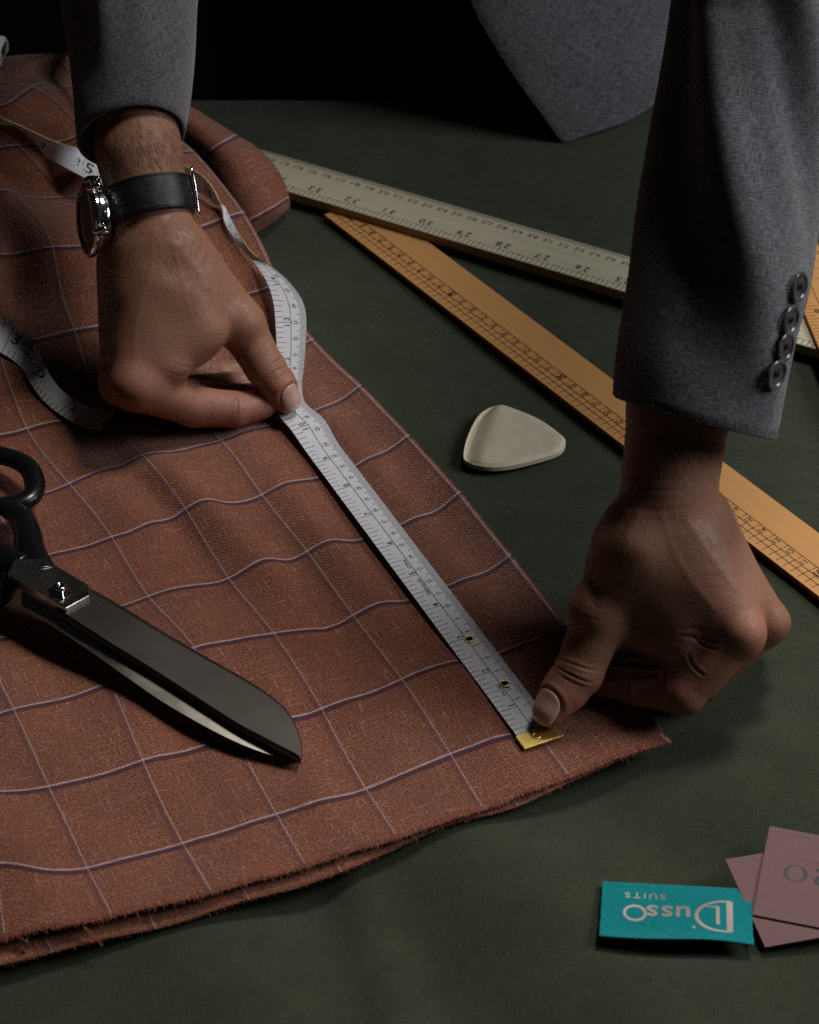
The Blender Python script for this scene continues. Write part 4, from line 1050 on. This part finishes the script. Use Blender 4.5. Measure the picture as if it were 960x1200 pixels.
# nails: centre pixel, side pixel, tip pixel
NAILS = {'R': ((636, 827), 0.66, 0.74, (614, 842)), 'L': ((344, 465), 0.60, 0.66, (349, 484))}
body_v = []; body_f = []; flush = []; foldv = []; tri = 0
person = empty('person', 'tailor in a grey suit leaning over the table, both hands pressing the tape measure down', 'person')
for key, fn, lo, hi in (('R', R, None, None), ('L', Lh, None, None)):
    lo, hi = fn.bounds(0.5)
    V, Q = surface_nets(fn, lo, hi, 0.085)
    for _ in range(2):         # settle the vertices on the surface
        N = grad(fn, V); V = V - N * fn(V)[:, None] * 0.9
    N = grad(fn, V)
    fl_ = np.zeros(len(V)); fo_ = np.zeros(len(V)); disp = np.zeros(len(V))
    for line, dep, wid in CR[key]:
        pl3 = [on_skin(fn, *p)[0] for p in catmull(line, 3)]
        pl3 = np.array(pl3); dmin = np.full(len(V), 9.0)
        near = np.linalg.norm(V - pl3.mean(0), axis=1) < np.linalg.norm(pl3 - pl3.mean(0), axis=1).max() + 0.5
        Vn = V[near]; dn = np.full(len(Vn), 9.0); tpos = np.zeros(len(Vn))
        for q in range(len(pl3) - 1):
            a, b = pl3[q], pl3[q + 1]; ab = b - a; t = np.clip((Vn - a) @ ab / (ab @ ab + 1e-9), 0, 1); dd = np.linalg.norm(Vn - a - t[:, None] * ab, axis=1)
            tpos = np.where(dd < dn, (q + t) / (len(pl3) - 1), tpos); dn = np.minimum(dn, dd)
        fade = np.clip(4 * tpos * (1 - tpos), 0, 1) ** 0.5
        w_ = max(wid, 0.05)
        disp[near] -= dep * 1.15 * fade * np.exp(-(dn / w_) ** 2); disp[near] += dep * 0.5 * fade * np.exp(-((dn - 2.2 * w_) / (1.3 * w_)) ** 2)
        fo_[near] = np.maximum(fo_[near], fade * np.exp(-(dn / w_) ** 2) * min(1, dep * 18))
    for line, hgt, wid in VEINS[key]:
        pl3 = np.array([on_skin(fn, *p)[0] for p in catmull(line, 3)]); dn = np.full(len(V), 9.0)
        for a, b in zip(pl3[:-1], pl3[1:]):
            ab = b - a; t = np.clip((V - a) @ ab / (ab @ ab + 1e-9), 0, 1); dn = np.minimum(dn, np.linalg.norm(V - a - t[:, None] * ab, axis=1))
        disp += 0.5 * hgt * np.exp(-(dn / wid) ** 2)
    # unevenness
    disp += 0.018 * np.sin(V[:, 0] * 2.1 + 1.3 * np.sin(V[:, 1] * 1.1)) * np.sin(V[:, 2] * 1.7 + V[:, 1] * 0.8)
    tips = [(ix[3], 1.5), (ix[2], 1.3), (ix[1], 1.2), (th[3], 1.4), (m2, 1.2)] if key == 'R' else [(il[3], 1.6), (il[2], 1.5), (il[1], 1.4), (tl_[3], 1.5), (l2, 1.1)]
    for c_, r_ in tips: fl_ = np.maximum(fl_, np.exp(-((np.linalg.norm(V - c_, axis=1) - 0.6).clip(0) / r_) ** 2) * 0.8)
    V2 = V + N * disp[:, None]
    # nail bed: a shallow seat with a fold round it
    (ncx, ncy), nw, nl, ntip = NAILS[key]
    c, _ = on_skin(fn, ncx, ncy); g = grad(fn, c[None])[0]
    if key == 'R': axt = th[3] - th[2]
    else: axt = tl_[3] - tl_[2]
    g = nrm(g); ax_ = nrm(axt - g * np.dot(axt, g)); sd = np.cross(g, ax_)
    rel = V - c; uu = rel @ sd / nw; vv = rel @ ax_ / nl; gg = rel @ g
    se_ = (np.abs(uu) ** 2.6 + np.abs(vv) ** 2.6) ** (1 / 2.6)
    close = (gg > -0.9) & (N @ g > -0.1)
    V2 = V2 - N * np.where(close, 0.045 * np.exp(-((se_ - 1.0) / 0.13) ** 2) * (vv < 0.75), 0)[:, None]
    V2 = V2 + N * np.where(close, 0.035 * np.exp(-((se_ - 1.28) / 0.16) ** 2) * (vv < 0.6), 0)[:, None]
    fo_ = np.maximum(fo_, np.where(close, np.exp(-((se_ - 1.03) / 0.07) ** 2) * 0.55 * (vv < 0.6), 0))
    body_f.append(Q + sum(len(x) for x in body_v)); body_v.append(V2); flush.append(fl_); foldv.append(fo_)
    # the nail itself, projected on to the finger
    na, nb = 28, 14
    r_ = np.broadcast_to(np.linspace(0, 1, nb)[None], (na, nb)); a_ = np.broadcast_to((np.arange(na) / na * 2 * math.pi)[:, None], (na, nb))
    cx, cy = np.cos(a_), np.sin(a_); sc2 = (np.abs(cx) ** 2.6 + np.abs(cy) ** 2.6) ** (-1 / 2.6)
    u_ = cx * sc2 * r_; v_ = cy * sc2 * r_; v_ = v_ * np.where(v_ < 0, 1.0, 1.10)
    Gp = c + sd * (u_ * nw)[..., None] + ax_ * (v_ * nl)[..., None] + g * 0.6
    for _ in range(14): Gp = Gp - g * fn(Gp)[..., None] * 0.9
    Gp = Gp + g * (0.030 - 0.25 * np.clip(r_ - 0.9, 0, None) + np.clip(v_ - 0.4, 0, None) ** 2 * 0.20)[..., None]
    mbn = MB(); mbn.grid(Gp, close_u=True)
    on_ = mbn.build('fingernail', M['nail'], person, smooth=True); on_.data.materials.append(M['nail_tip'])
    for p in on_.data.polygons:
        cc_ = np.array(p.center) * 100 - c
        if cc_ @ ax_ / nl > 0.80 + 0.08 * (cc_ @ sd / nw) ** 2: p.material_index = 1
    md = on_.modifiers.new('thick', 'SOLIDIFY'); md.thickness = 0.0004; md.offset = -1

# arms above the cuffs, shoulders, neck and chest: one more stretch of the same body, inside the suit
B_ = SDF()
RS = np.array([24.0, 129, 48]); LS = np.array([-20.5, 132, 46]); RE = np.array([17.8, 99, 37]); LE = np.array([-15.6, 118.5, 23])
B_.cone(up(822, 300, zr_(300)), RE, 2.5, 3.2, .5); B_.cone(RE, RS, 3.2, 5.0, 1)
B_.cone(up(150, -60, zl_(-60)), LE, 2.5, 3.2, .5); B_.cone(LE, LS, 3.2, 5.0, 1)
B_.cone(RS, LS, 6, 6, 3); B_.cone(np.array([2, 134, 40]), np.array([2, 152, 8]), 10.5, 10.5, 5); B_.cone(np.array([2, 152, 8]), np.array([2, 157, -30]), 10.5, 11, 4)
B_.cone(np.array([2, 129, 50]), np.array([2, 124, 62]), 5.2, 5.2, 2)
lo, hi = B_.bounds(1.5); V, Q = surface_nets(B_, lo, hi, 1.2)
body_f.append(Q + sum(len(x) for x in body_v)); body_v.append(V); flush.append(np.zeros(len(V))); foldv.append(np.zeros(len(V)))
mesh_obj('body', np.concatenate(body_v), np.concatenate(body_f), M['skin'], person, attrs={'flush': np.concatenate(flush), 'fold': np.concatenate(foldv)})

# fine hair on the wrists
mb = MB()
def hairs(fn, cx, cy, sx, sy, n_, dirn, ln=0.5):
    PP, OK = on_skin_many(fn, cx + RNG.normal(size=n_) * sx, cy + RNG.normal(size=n_) * sy); GG = grad(fn, PP)
    for p, ok, g in zip(PP, OK, GG):
        if not ok: continue
        d_ = nrm(dirn + RNG.normal(0, 0.35, 3)); d_ = nrm(d_ - g * np.dot(d_, g))
        l_ = ln * RNG.uniform(0.5, 1.2); bend = np.cross(g, d_) * RNG.normal(0, 0.25)
        q = [p, p + d_ * l_ * .35 + g * 0.05, p + d_ * l_ * .7 + g * 0.07 + bend * l_ * .4, p + d_ * l_ + g * 0.05 + bend * l_]
        mb.tube(q, np.array([.0055, .005, .004, .0015]), 3, cap=False)
hairs(Lh, 178, 178, 34, 22, 420, np.array([.5, -0.5, -0.7]), .42)
hairs(Lh, 195, 300, 34, 20, 110, np.array([.6, -0.4, -0.6]), .3)
hairs(R, 800, 525, 26, 18, 160, np.array([-.3, -0.6, -0.7]), .35)
tag(mb.build('arm_hair', M['hair'], person, smooth=True), kind='stuff')

# ------------------------------------------------------------------ suit
jacket_v = MB(); 
def sleeve(stations, zfun, beyond, depth, cuff_tilt, folds, name, parent, nrow=150, nseg=96, seam=None):
    """stations: image left / right edges of the sleeve from the cuff up; returns fn(s, angle) -> point"""
    C_, R_, = [], []
    for (l, r) in stations:
        cx, cy = (l[0] + r[0]) / 2, (l[1] + r[1]) / 2; z = zfun(cy)
        c = up(cx, cy, z); e = up(r[0], r[1], z) - up(l[0], l[1], z)
        e1 = upY(*r, c[1]) - upY(*l, c[1]); C_.append(c); R_.append([*(nrm(e1)), np.linalg.norm(e1) / 2])
    for c, r in beyond: C_.append(np.array(c, float)); R_.append([*R_[-1][:3], r])
    CC = catmull(np.concatenate([C_, R_], 1), 12)
    ln = np.concatenate([[0], np.cumsum(np.linalg.norm(np.diff(CC[:, :3], axis=0), axis=1))])
    q = np.linspace(0, ln[-1], nrow); CC = np.stack([np.interp(q, ln, CC[:, k]) for k in range(7)], 1)
    T = np.gradient(CC[:, :3], axis=0); T /= np.linalg.norm(T, axis=1)[:, None]
    E1 = CC[:, 3:6] - T * (CC[:, 3:6] * T).sum(1)[:, None]; E1 /= np.linalg.norm(E1, axis=1)[:, None]
    E2 = np.cross(E1, T)             # towards the camera for a sleeve that runs up and away
    E2 = np.where((E2 @ np.array([0, -1, .3]))[:, None] < 0, -E2, E2)
    a = np.arange(nseg) / nseg * 2 * np.pi
    A_, Q_ = np.meshgrid(a, q, indexing='ij')
    rad = CC[:, 6][None] * np.ones_like(A_)
    rad = rad + folds(A_, Q_) + 0.05 * noise2(A_ * 4, Q_, 21, 0.8)
    ca, sa = np.cos(A_), np.sin(A_)
    # slightly boxy section
    ca2 = np.sign(ca) * np.abs(ca) ** 1.0; sa2 = np.sign(sa) * np.abs(sa) ** 1.0
    G = CC[None, :, :3] + E1[None] * (ca2 * rad)[..., None] + E2[None] * (sa2 * rad * depth)[..., None]
    fade = np.clip(1 - Q_ / 6, 0, 1)
    G = G + T[None] * (fade * cuff_tilt(A_))[..., None]
    uv = np.stack([A_ * CC[:, 6].mean(), Q_], -1)
    return G, uv, (CC, T, E1, E2, q)
def add_hem(G, uv):
    """roll the cuff inwards"""
    c = G[:, :1].mean(0, keepdims=True); ax = nrm((G[:, 3] - G[:, 0]).mean(0))
    d = G[:, :1] - c; d -= (d @ ax)[..., None] * ax
    d /= np.linalg.norm(d, axis=-1, keepdims=True)
    r0 = G[:, :1] - d * 0.06 - ax * 0.05; r1 = G[:, :1] - d * 0.16; r2 = G[:, :1] - d * 0.22 + ax * 0.5; r3 = G[:, :1] - d * 0.3 + ax * 3.5
    GG = np.concatenate([r3, r2, r1, r0, G], 1)
    u4 = np.repeat(uv[:, :1], 4, 1).copy(); u4[..., 1] -= np.array([.6, .4, .2, .1])
    return GG, np.concatenate([u4, uv], 1)
def build_tube(G, uv, name, mat, parent):
    n, m = G.shape[:2]; G2 = np.concatenate([G, G[:1]], 0); u2 = np.concatenate([uv, uv[:1]], 0); u2[-1, :, 0] = uv[0, :, 0] + uv[1, 0, 0] * n - uv[0, 0, 0] * n
    mb = MB(); mb.grid(G2); o = mesh_obj(name, np.array(mb.v), mb.f, mat, parent, uv=u2.reshape(-1, 2))
    bm = bmesh.new(); bm.from_mesh(o.data); bmesh.ops.remove_doubles(bm, verts=bm.verts, dist=1e-6); bmesh.ops.recalc_face_normals(bm, faces=bm.faces); bm.to_mesh(o.data); bm.free()
    return o
def gauss(x, w): return np.exp(-(x / w) ** 2)
def wrap(a): return (a + np.pi) % (2 * np.pi) - np.pi

# jacket body: right-hand front quarter hanging over the table edge, and the rest of the shell round the torso
TC = np.array([2.0, 150.0])
def front_curve():
    # hem corner in the picture at 660,165; front edge rises to the left, hem runs right
    fe = [(662, 166, 127.0), (655, 161, 127.0), (636, 134, 127.0), (610, 98, 127.2), (578, 50, 127.5), (553, 3, 128.0), (525, -80, 128.6), (490, -200, 127), (460, -380, 123)]
    return np.array([upY(x, y, Yc) for x, y, Yc in fe])
FE = catmull(front_curve(), 8)
hem = catmull(np.array([upY(662, 166, 127.0), upY(672, 163, 127.1), upY(705, 152, 127.8), upY(740, 139, 128.8), upY(790, 112, 131.0), upY(900, 70, 138), np.array([30, 146, 6]), np.array([31, 160, 6]), np.array([24, 172, 6]), np.array([2, 176, 6])]), 8)
nf, nh = len(FE), len(hem)
G = np.zeros((nf, nh, 3)); top_ = FE[-1]
for a_ in range(nf):
    t = a_ / (nf - 1)
    for b_ in range(nh):
        s_ = b_ / (nh - 1)
        base = hem[b_] + (FE[a_] - FE[0]) * (1 - s_) ** 0.7
        rise = FE[a_][2] - FE[0][2]
        base[2] = hem[b_][2] + rise
        k = 1 - s_
        base[1] = hem[b_][1] + (FE[a_][1] - FE[0][1]) * k
        G[a_, b_] = base
G[..., 1] += 0.25 * np.sin(G[..., 0] * 0.5 + G[..., 2] * 0.12) * np.clip(G[..., 2] / 6, 0, 1)
d1 = np.concatenate([[0], np.cumsum(np.linalg.norm(np.diff(FE, axis=0), axis=1))]); d2_ = np.concatenate([[0], np.cumsum(np.linalg.norm(np.diff(hem, axis=0), axis=1))])
ang = 0.42
uu, vv = np.meshgrid(d1, d2_, indexing='ij')
mb = MB(); mb.grid(G)
jk = mesh_obj('suit_jacket', G.reshape(-1, 3), mb.f, M['suit'], person, uv=np.stack([uu, vv], -1).reshape(-1, 2))
md = jk.modifiers.new('thick', 'SOLIDIFY'); md.thickness = 0.0022; md.offset = 0
md = jk.modifiers.new('round', 'BEVEL'); md.width = 0.0007; md.segments = 2; md.limit_method = 'ANGLE'
# the other front, hanging back behind the left arm
mb = MB(); g_ = []
for t in np.linspace(0, 1, 14):
    z = 4 + t * 42
    g_.append([np.array([x, y - 14 * t, z]) for x, y in catmull([(-19 + 6 * t, 140), (-24, 141), (-28, 148), (-27, 160), (-20, 170), (2, 175)], 6)])
mb.grid(np.array(g_)); o = mb.build('jacket_front', M['suit'], person, smooth=True)
o.data.uv_layers.new(name='UVMap')
ul = o.data.uv_layers[0].data
for l in o.data.loops: p = o.data.vertices[l.vertex_index].co; ul[l.index].uv = ((p.x + p.y) * 100, p.z * 100)
md = o.modifiers.new('thick', 'SOLIDIFY'); md.thickness = 0.002
# black shirt, waistcoat and trousers
mb = MB()
prof = [(-70, 14.5, 12, 160), (-30, 16, 12.5, 157), (-5, 16.5, 12.5, 154), (10, 17, 12.5, 150), (25, 18, 12.5, 143), (40, 20, 12.5, 135), (50, 21, 11.5, 130), (57, 14, 9, 127), (61, 7.2, 7.0, 125)]
pr_ = catmull(np.array(prof, float), 5)
G = np.array([[np.array([2 + rx * math.cos(t), yc + ry * math.sin(t), z]) for (z, rx, ry, yc) in pr_] for t in np.arange(48) / 48 * 2 * math.pi])
mb.grid(G, close_u=True); mb.build('waistcoat', M['black_wool'], person, smooth=True)

# right sleeve (in the picture)
def foldsR(A, Q):
    # A: 0 right edge, pi/2 towards the camera, pi left edge.  Long diagonal drags from the elbow
    f = 0
    for q0, a0, slope, w, h in ((8, 1.55, .076, .30, .62), (17, 2.22, .076, .28, .45), (8, 2.3, .06, .45, -.62), (17, 2.75, .05, .4, -.4), (15, 1.22, .09, .22, -.30), (16, .82, .10, .28, .40), (20, .35, .11, .22, -.25), (5, .95, .05, .25, .12), (3, 2.3, -.03, .3, .12), (19, 2.9, .05, .3, -.2)):
        a = wrap(A - a0 - slope * (Q - q0)); ext = gauss(Q - q0, 6.5)
        f = f + h * gauss(a, w) * ext
    return f * np.clip(Q / 3, 0.15, 1)
stR = [((722, 465), (907, 511)), ((725, 412), (918, 455)), ((733, 355), (931, 395)), ((741, 303), (949, 330)), ((747, 243), (957, 255)), ((758, 173), (962, 180)), ((769, 108), (968, 105)), ((782, 22), (977, 20)), ((793, -70), (990, -75))]
tiltR = lambda a: -0.10 * np.clip(np.sin(a), 0, 1) + 0.5 * np.clip(-np.sin(a), 0, 1) - 0.52 * np.cos(a)
GR, uvR, frR = sleeve(stR, lambda y: zr_(y) + 0.2, [((16.3, 93.8, 34.2), 4.6), ((19.0, 101, 39.5), 5.4), ((21.5, 112, 44.5), 6.6), ((24, 129, 49), 8.2)], 0.95, tiltR, foldsR, 'sleeve', jk)
GR2, uvR2 = add_hem(GR, uvR)
slR = build_tube(GR2, uvR2, 'sleeve', M['suit'], jk)
def foldsL(A, Q):
    f = 0
    for q0, a0, slope, w, h in ((6, 2.45, 0, .5, -.55), (5, 1.75, .02, .3, .22), (5, 1.25, .03, .22, .14), (6, 1.62, -0.02, .2, -.16), (9, 1.95, .05, .25, .14), (10, .8, .05, .3, .10)):
        f = f + h * gauss(wrap(A - a0 - slope * (Q - q0)), w) * gauss(Q - q0, 5)
    return f * np.clip(Q / 2.5, .2, 1)
stL = [((91, 158), (217, 158)), ((86, 120), (223, 118)), ((78, 60), (229, 55)), ((69, 0), (232, -5)), ((60, -80), (240, -90))]
tiltL = lambda a: 0.85 * np.sin(a) - 0.10 + 0.5 * np.cos(a)
GL, uvL, frL = sleeve(stL, zl_, [((-15.6, 118.6, 23.2), 5.0), ((-17.5, 126, 31), 6.6), ((-20.5, 133, 45), 8.0)], 0.95, tiltL, foldsL, 'sleeve', jk, 120)
GL2, uvL2 = add_hem(GL, uvL)
build_tube(GL2, uvL2, 'sleeve', M['suit'], jk)

# vent seam and four buttons along the back of the right-hand sleeve
M['button'] = mat_plain('grey_horn_button', (0.060, 0.052, 0.055), 0.22, noise_amt=0.5, nscale=180)
def nearest_on(Gs, px, py):
    """front-facing sleeve point seen at a pixel"""
    best = None; f = Gs.reshape(-1, 3); q = np.array([pj(p) for p in f[::1]])
    dd = np.hypot(q[:, 0] - px, q[:, 1] - py); dep = f[:, 1]
    return f, dd
fR = GR.reshape(-1, 3)
Zr = fR[:, 2] - CAM_H; dd_ = fR[:, 1] * math.cos(PITCH) - Zr * math.sin(PITCH); qx = 480 + F_PX * fR[:, 0] / dd_; qy = 600 - F_PX * (fR[:, 1] * math.sin(PITCH) + Zr * math.cos(PITCH)) / dd_
NA = GR.shape[1]
nG = np.cross(np.roll(GR, -1, 0) - np.roll(GR, 1, 0), np.gradient(GR, axis=1)).reshape(-1, 3); nG /= np.linalg.norm(nG, axis=1)[:, None] + 1e-9
cenR = np.repeat(frR[0][None, :, :3], GR.shape[0], 0).reshape(-1, 3)
nG *= np.sign(((fR - cenR) * nG).sum(1))[:, None]
face = (nG * (np.array([0, 0, CAM_H]) - fR)).sum(1) > 0
NS = GR.shape[0]
def best(bx, by):
    k = int(np.argmin(np.where(face, np.hypot(qx - bx, qy - by), 1e9))); return k // NA, k % NA
(ka, ra), (kb, rb2) = best(905, 433), best(932, 330)
for t_ in range(4):
    ia = (ka + (((kb - ka + NS // 2) % NS) - NS // 2) * t_ / 3) % NS; ir = ra + (rb2 - ra) * t_ / 3
    k0 = int(round(ia)) % NS * NA + int(ir); w1_ = ir - int(ir); p0 = fR[k0] * (1 - w1_) + fR[k0 + 1] * w1_; nn_ = nG[k0]
    nn_ = nrm(nn_ + np.array([0.55, -0.45, 0.05]))
    R0 = 0.66
    mb = MB(); c = p0 + nn_ * 0.14
    mb.lathe(c, nn_, [(0.001, -0.10), (R0 * .75, -0.10), (R0, 0.0), (R0, 0.06), (R0 * .93, 0.11), (R0 * .80, 0.11), (R0 * .70, 0.05), (R0 * .40, 0.02), (0.001, 0.02)], 36)
    bt_ = mb.build('button', M['button'], jk, smooth=False, auto=0.5)
    u_ = nrm(np.cross(nn_, (0.2, 0.3, 1))); v_ = np.cross(nn_, u_)
    mb = MB()
    for sx, sy in ((1, 1), (1, -1), (-1, 1), (-1, -1)):
        hc = c + (u_ * sx + v_ * sy) * 0.105 + nn_ * 0.026; mb.lathe(hc, nn_, [(0.055, -0.01), (0.05, 0.004), (0.001, 0.004)], 10)
    for sx in (1, -1): mb.tube([c + (u_ * sx + v_) * 0.105 + nn_ * 0.03, c + u_ * sx * 0.105 + nn_ * 0.06, c + (u_ * sx - v_) * 0.105 + nn_ * 0.03], 0.03, 6)
    mb.build('button_thread', M['dark'], bt_)

# ------------------------------------------------------------------ wristwatch
wt = empty('wristwatch', 'steel chronograph wristwatch on a black stitched leather strap round the left-hand wrist', 'watch')
ax_w = nrm(up(160, 150, zl_(150)) - up(182, 290, zl_(290)))       # up the arm
wc = up(174, 239, zl_(239))
s1 = nrm(np.array([1, 0, 0]) - ax_w * ax_w[0]); s2 = nrm(np.cross(s1, ax_w)); s2 = -s2 if s2 @ np.array([0, -1, .3]) < 0 else s2     # s2 towards the camera
def on_wrist(a, v, r):
    a = np.asarray(a, float)
    return wc + (np.cos(a)[..., None] * s1 + np.sin(a)[..., None] * s2) * np.asarray(r)[..., None] + ax_w * np.asarray(v)[..., None]
def wr_r(a, v):
    """wrist radius by marching in towards the skin"""
    a = np.asarray(a, float); v = np.asarray(v, float); r = np.full(np.broadcast(a, v).shape, 3.6)
    for _ in range(20): r = r - Lh(on_wrist(a, v, r)) * 0.9
    return r
def strap(a0, a1, w0, w1, off, th, n, name, mat, tilt=0.0):
    A = np.linspace(a0, a1, n); W = np.linspace(w0, w1, n) / 2
    sec = [(-1, 0), (-1, .7), (-.93, 1), (-.5, 1.05), (0, 1.08), (.5, 1.05), (.93, 1), (1, .7), (1, 0)]
    G = []
    r0 = np.maximum(wr_r(A, W * 0 + .6), wr_r(A, W * 0 - .6)); r0 = np.convolve(np.pad(r0, 4, mode='edge'), np.ones(9) / 9, 'valid')
    for sv, sh__ in sec: G.append(on_wrist(A, sv * W + tilt * (A - math.pi / 2), r0 + off + th * sh__))
    mb = MB(); mb.grid(np.array(G), close_u=True); o = mb.build(name, mat, wt, auto=0.6)
    return A, W, r0, o
A, W, r0, _ = strap(2.72, 0.10, 1.95, 1.80, 0.03, 0.22, 50, 'strap', M['leather'], tilt=-0.10)
strap(0.12, -3.0, 1.80, 1.8, 0.03, 0.16, 40, 'strap', M['leather'], tilt=-0.10)
mb = MB()
for sgn in (-1, 1):       # stitching
    for k in range(0, 44):
        t = np.array([k, k + 0.6]) / 44 * (len(A) - 3) + 1
        a = np.interp(t, np.arange(len(A)), A); w_ = np.interp(t, np.arange(len(A)), W) - 0.14; r_ = np.interp(t, np.arange(len(A)), r0) + 0.03 + 0.235
        mb.tube(on_wrist(a, sgn * w_ - 0.10 * (a - math.pi / 2), r_), 0.022, 5)
st_ = mb.build('stitching', M['black_wool'], wt); tag(st_, kind='stuff')
# strap hole
a_h = 0.42; r_h = float(np.interp(a_h, A[::-1], r0[::-1])) + 0.275
mb = MB(); hc = on_wrist(np.array(a_h), np.array(.12), np.array(r_h)); mb.lathe(hc, nrm(hc - wc), [(0.09, -.01), (0.08, .004), (.001, .004)], 14); mb.build('strap_hole', M['dark'], wt)
# buckle: steel frame seen almost edge on at the right of the wrist
rb_ = float(wr_r(np.array(0.0), np.array(0.0))) + 0.38
def bpnt(a, v, r): return on_wrist(np.array(a), np.array(v - 0.10 * (a - math.pi / 2)), np.array(r))
fr_ = [bpnt(.22, 1.15, rb_ + .02), bpnt(.22, 0, rb_ + .06), bpnt(.22, -1.15, rb_ + .02), bpnt(.0, -1.22, rb_), bpnt(-.3, -1.15, rb_), bpnt(-.3, 0, rb_), bpnt(-.3, 1.15, rb_), bpnt(.0, 1.22, rb_)]
mb = MB(); lp = catmull(fr_, 6, closed=True); mb.tube(np.concatenate([lp, lp[:1]]), 0.095, 10, cap=False, flat=1.0, upv=(0.2, 0.5, 0.8)); mb.build('buckle', M['chrome'], wt, smooth=True)
mb = MB(); mb.tube([bpnt(-.3, 0, rb_), bpnt(0, 0, rb_ + .12), bpnt(.26, 0, rb_ + .08)], 0.06, 8); mb.build('buckle_pin', M['chrome'], wt, smooth=True)
# case: dial faces left, a little to the camera
nd = nrm(-s1 * 1.0 + s2 * 0.42 + ax_w * 0.02)
cc = upY(103, 255, (wc - s1 * 2.75)[1] - 0.1); cc = wc - s1 * 2.80 + s2 * 0.35 - ax_w * 0.42
Rw = 1.92; uaxis = nrm(ax_w - nd * (ax_w @ nd)); sid = np.cross(nd, uaxis)
mb = MB(); mb.lathe(cc, nd, [(0.001, -.45), (1.55, -.45), (1.72, -.38), (1.80, -.2), (1.80, .05), (1.74, .12), (1.82, .16), (Rw, .24), (Rw, .34), (1.86, .42), (1.74, .46)], 72)
mb.build('watch_case', M['chrome'], wt, auto=0.5)
mb = MB(); mb.lathe(cc, nd, [(1.74, .46), (1.70, .48), (1.42, .44), (1.40, .38)], 72); bz_ = mb.build('bezel', M['black_paint'], wt, smooth=True)
mb = MB(); mb.lathe(cc, nd, [(1.41, .40), (1.2, .43), (.6, .45), (.001, .455)], 64); mb.build('dial', M['glass_dial'], wt, smooth=True)
mb = MB()
for k in range(60):
    t = k / 60 * 2 * math.pi; d_ = uaxis * math.cos(t) + sid * math.sin(t); e_ = np.cross(nd, d_)
    p0, p1 = cc + d_ * 1.46 + nd * .462, cc + d_ * (1.60 if k % 5 else 1.68) + nd * .485
    w_ = 0.012 if k % 5 else 0.03; mb.add([p0 - e_ * w_, p1 - e_ * w_, p1 + e_ * w_, p0 + e_ * w_], [[0, 1, 2, 3]])
mb.build('bezel_marks', M['tape'], bz_)
# knurled edge of the bezel
mb = MB()
for k in range(90):
    t = k / 90 * 2 * math.pi; d_ = uaxis * math.cos(t) + sid * math.sin(t); mb.tube([cc + d_ * (Rw + .005) + nd * .22, cc + d_ * (Rw + .005) + nd * .36], 0.03, 4)
tag(mb.build('knurling', M['steel'], wt), kind='stuff')
# lugs
for su in (1, -1):
    for sv in (1, -1):
        pA = cc + uaxis * su * 1.02 + sid * sv * 1.3 - nd * 0.15
        tow = s2 if (sid @ s2) * sv > 0 else -s2
        pB = cc + uaxis * su * 1.13 + tow * 2.25 + s1 * 0.75; pM = cc + uaxis * su * 1.12 + tow * 1.75 + s1 * 0.18
        mb = MB(); mb.tube(catmull([pA, pM, pB], 5), np.linspace(.26, .15, 11), 10, flat=0.8); mb.build('lug', M['chrome'], wt, smooth=True)
# crown and pushers on the side up the arm
for t, r_, l_, nm in ((0.0, .30, .42, 'crown'), (0.55, .17, .42, 'pusher'), (-0.55, .17, .42, 'pusher')):
    d_ = nrm(uaxis * math.cos(t) + sid * math.sin(t)); mb = MB()
    mb.lathe(cc + d_ * 1.75 - nd * 0.08, d_, [(r_ * .55, 0), (r_ * .55, .18), (r_, .2), (r_ * 1.03, .28), (r_ * 1.03, l_), (r_ * .85, l_ + .06), (.001, l_ + .06)], 24)
    if nm == 'crown':
        for k in range(20):
            a_ = k / 20 * 2 * math.pi; q_ = nd * math.cos(a_) + np.cross(d_, nd) * math.sin(a_)
            mb.tube([cc + d_ * 1.97 - nd * .08 + q_ * r_ * 1.03, cc + d_ * (1.75 + l_) - nd * .08 + q_ * r_ * 1.03], .03, 4)
    mb.build(nm, M['chrome'], wt, auto=0.6)
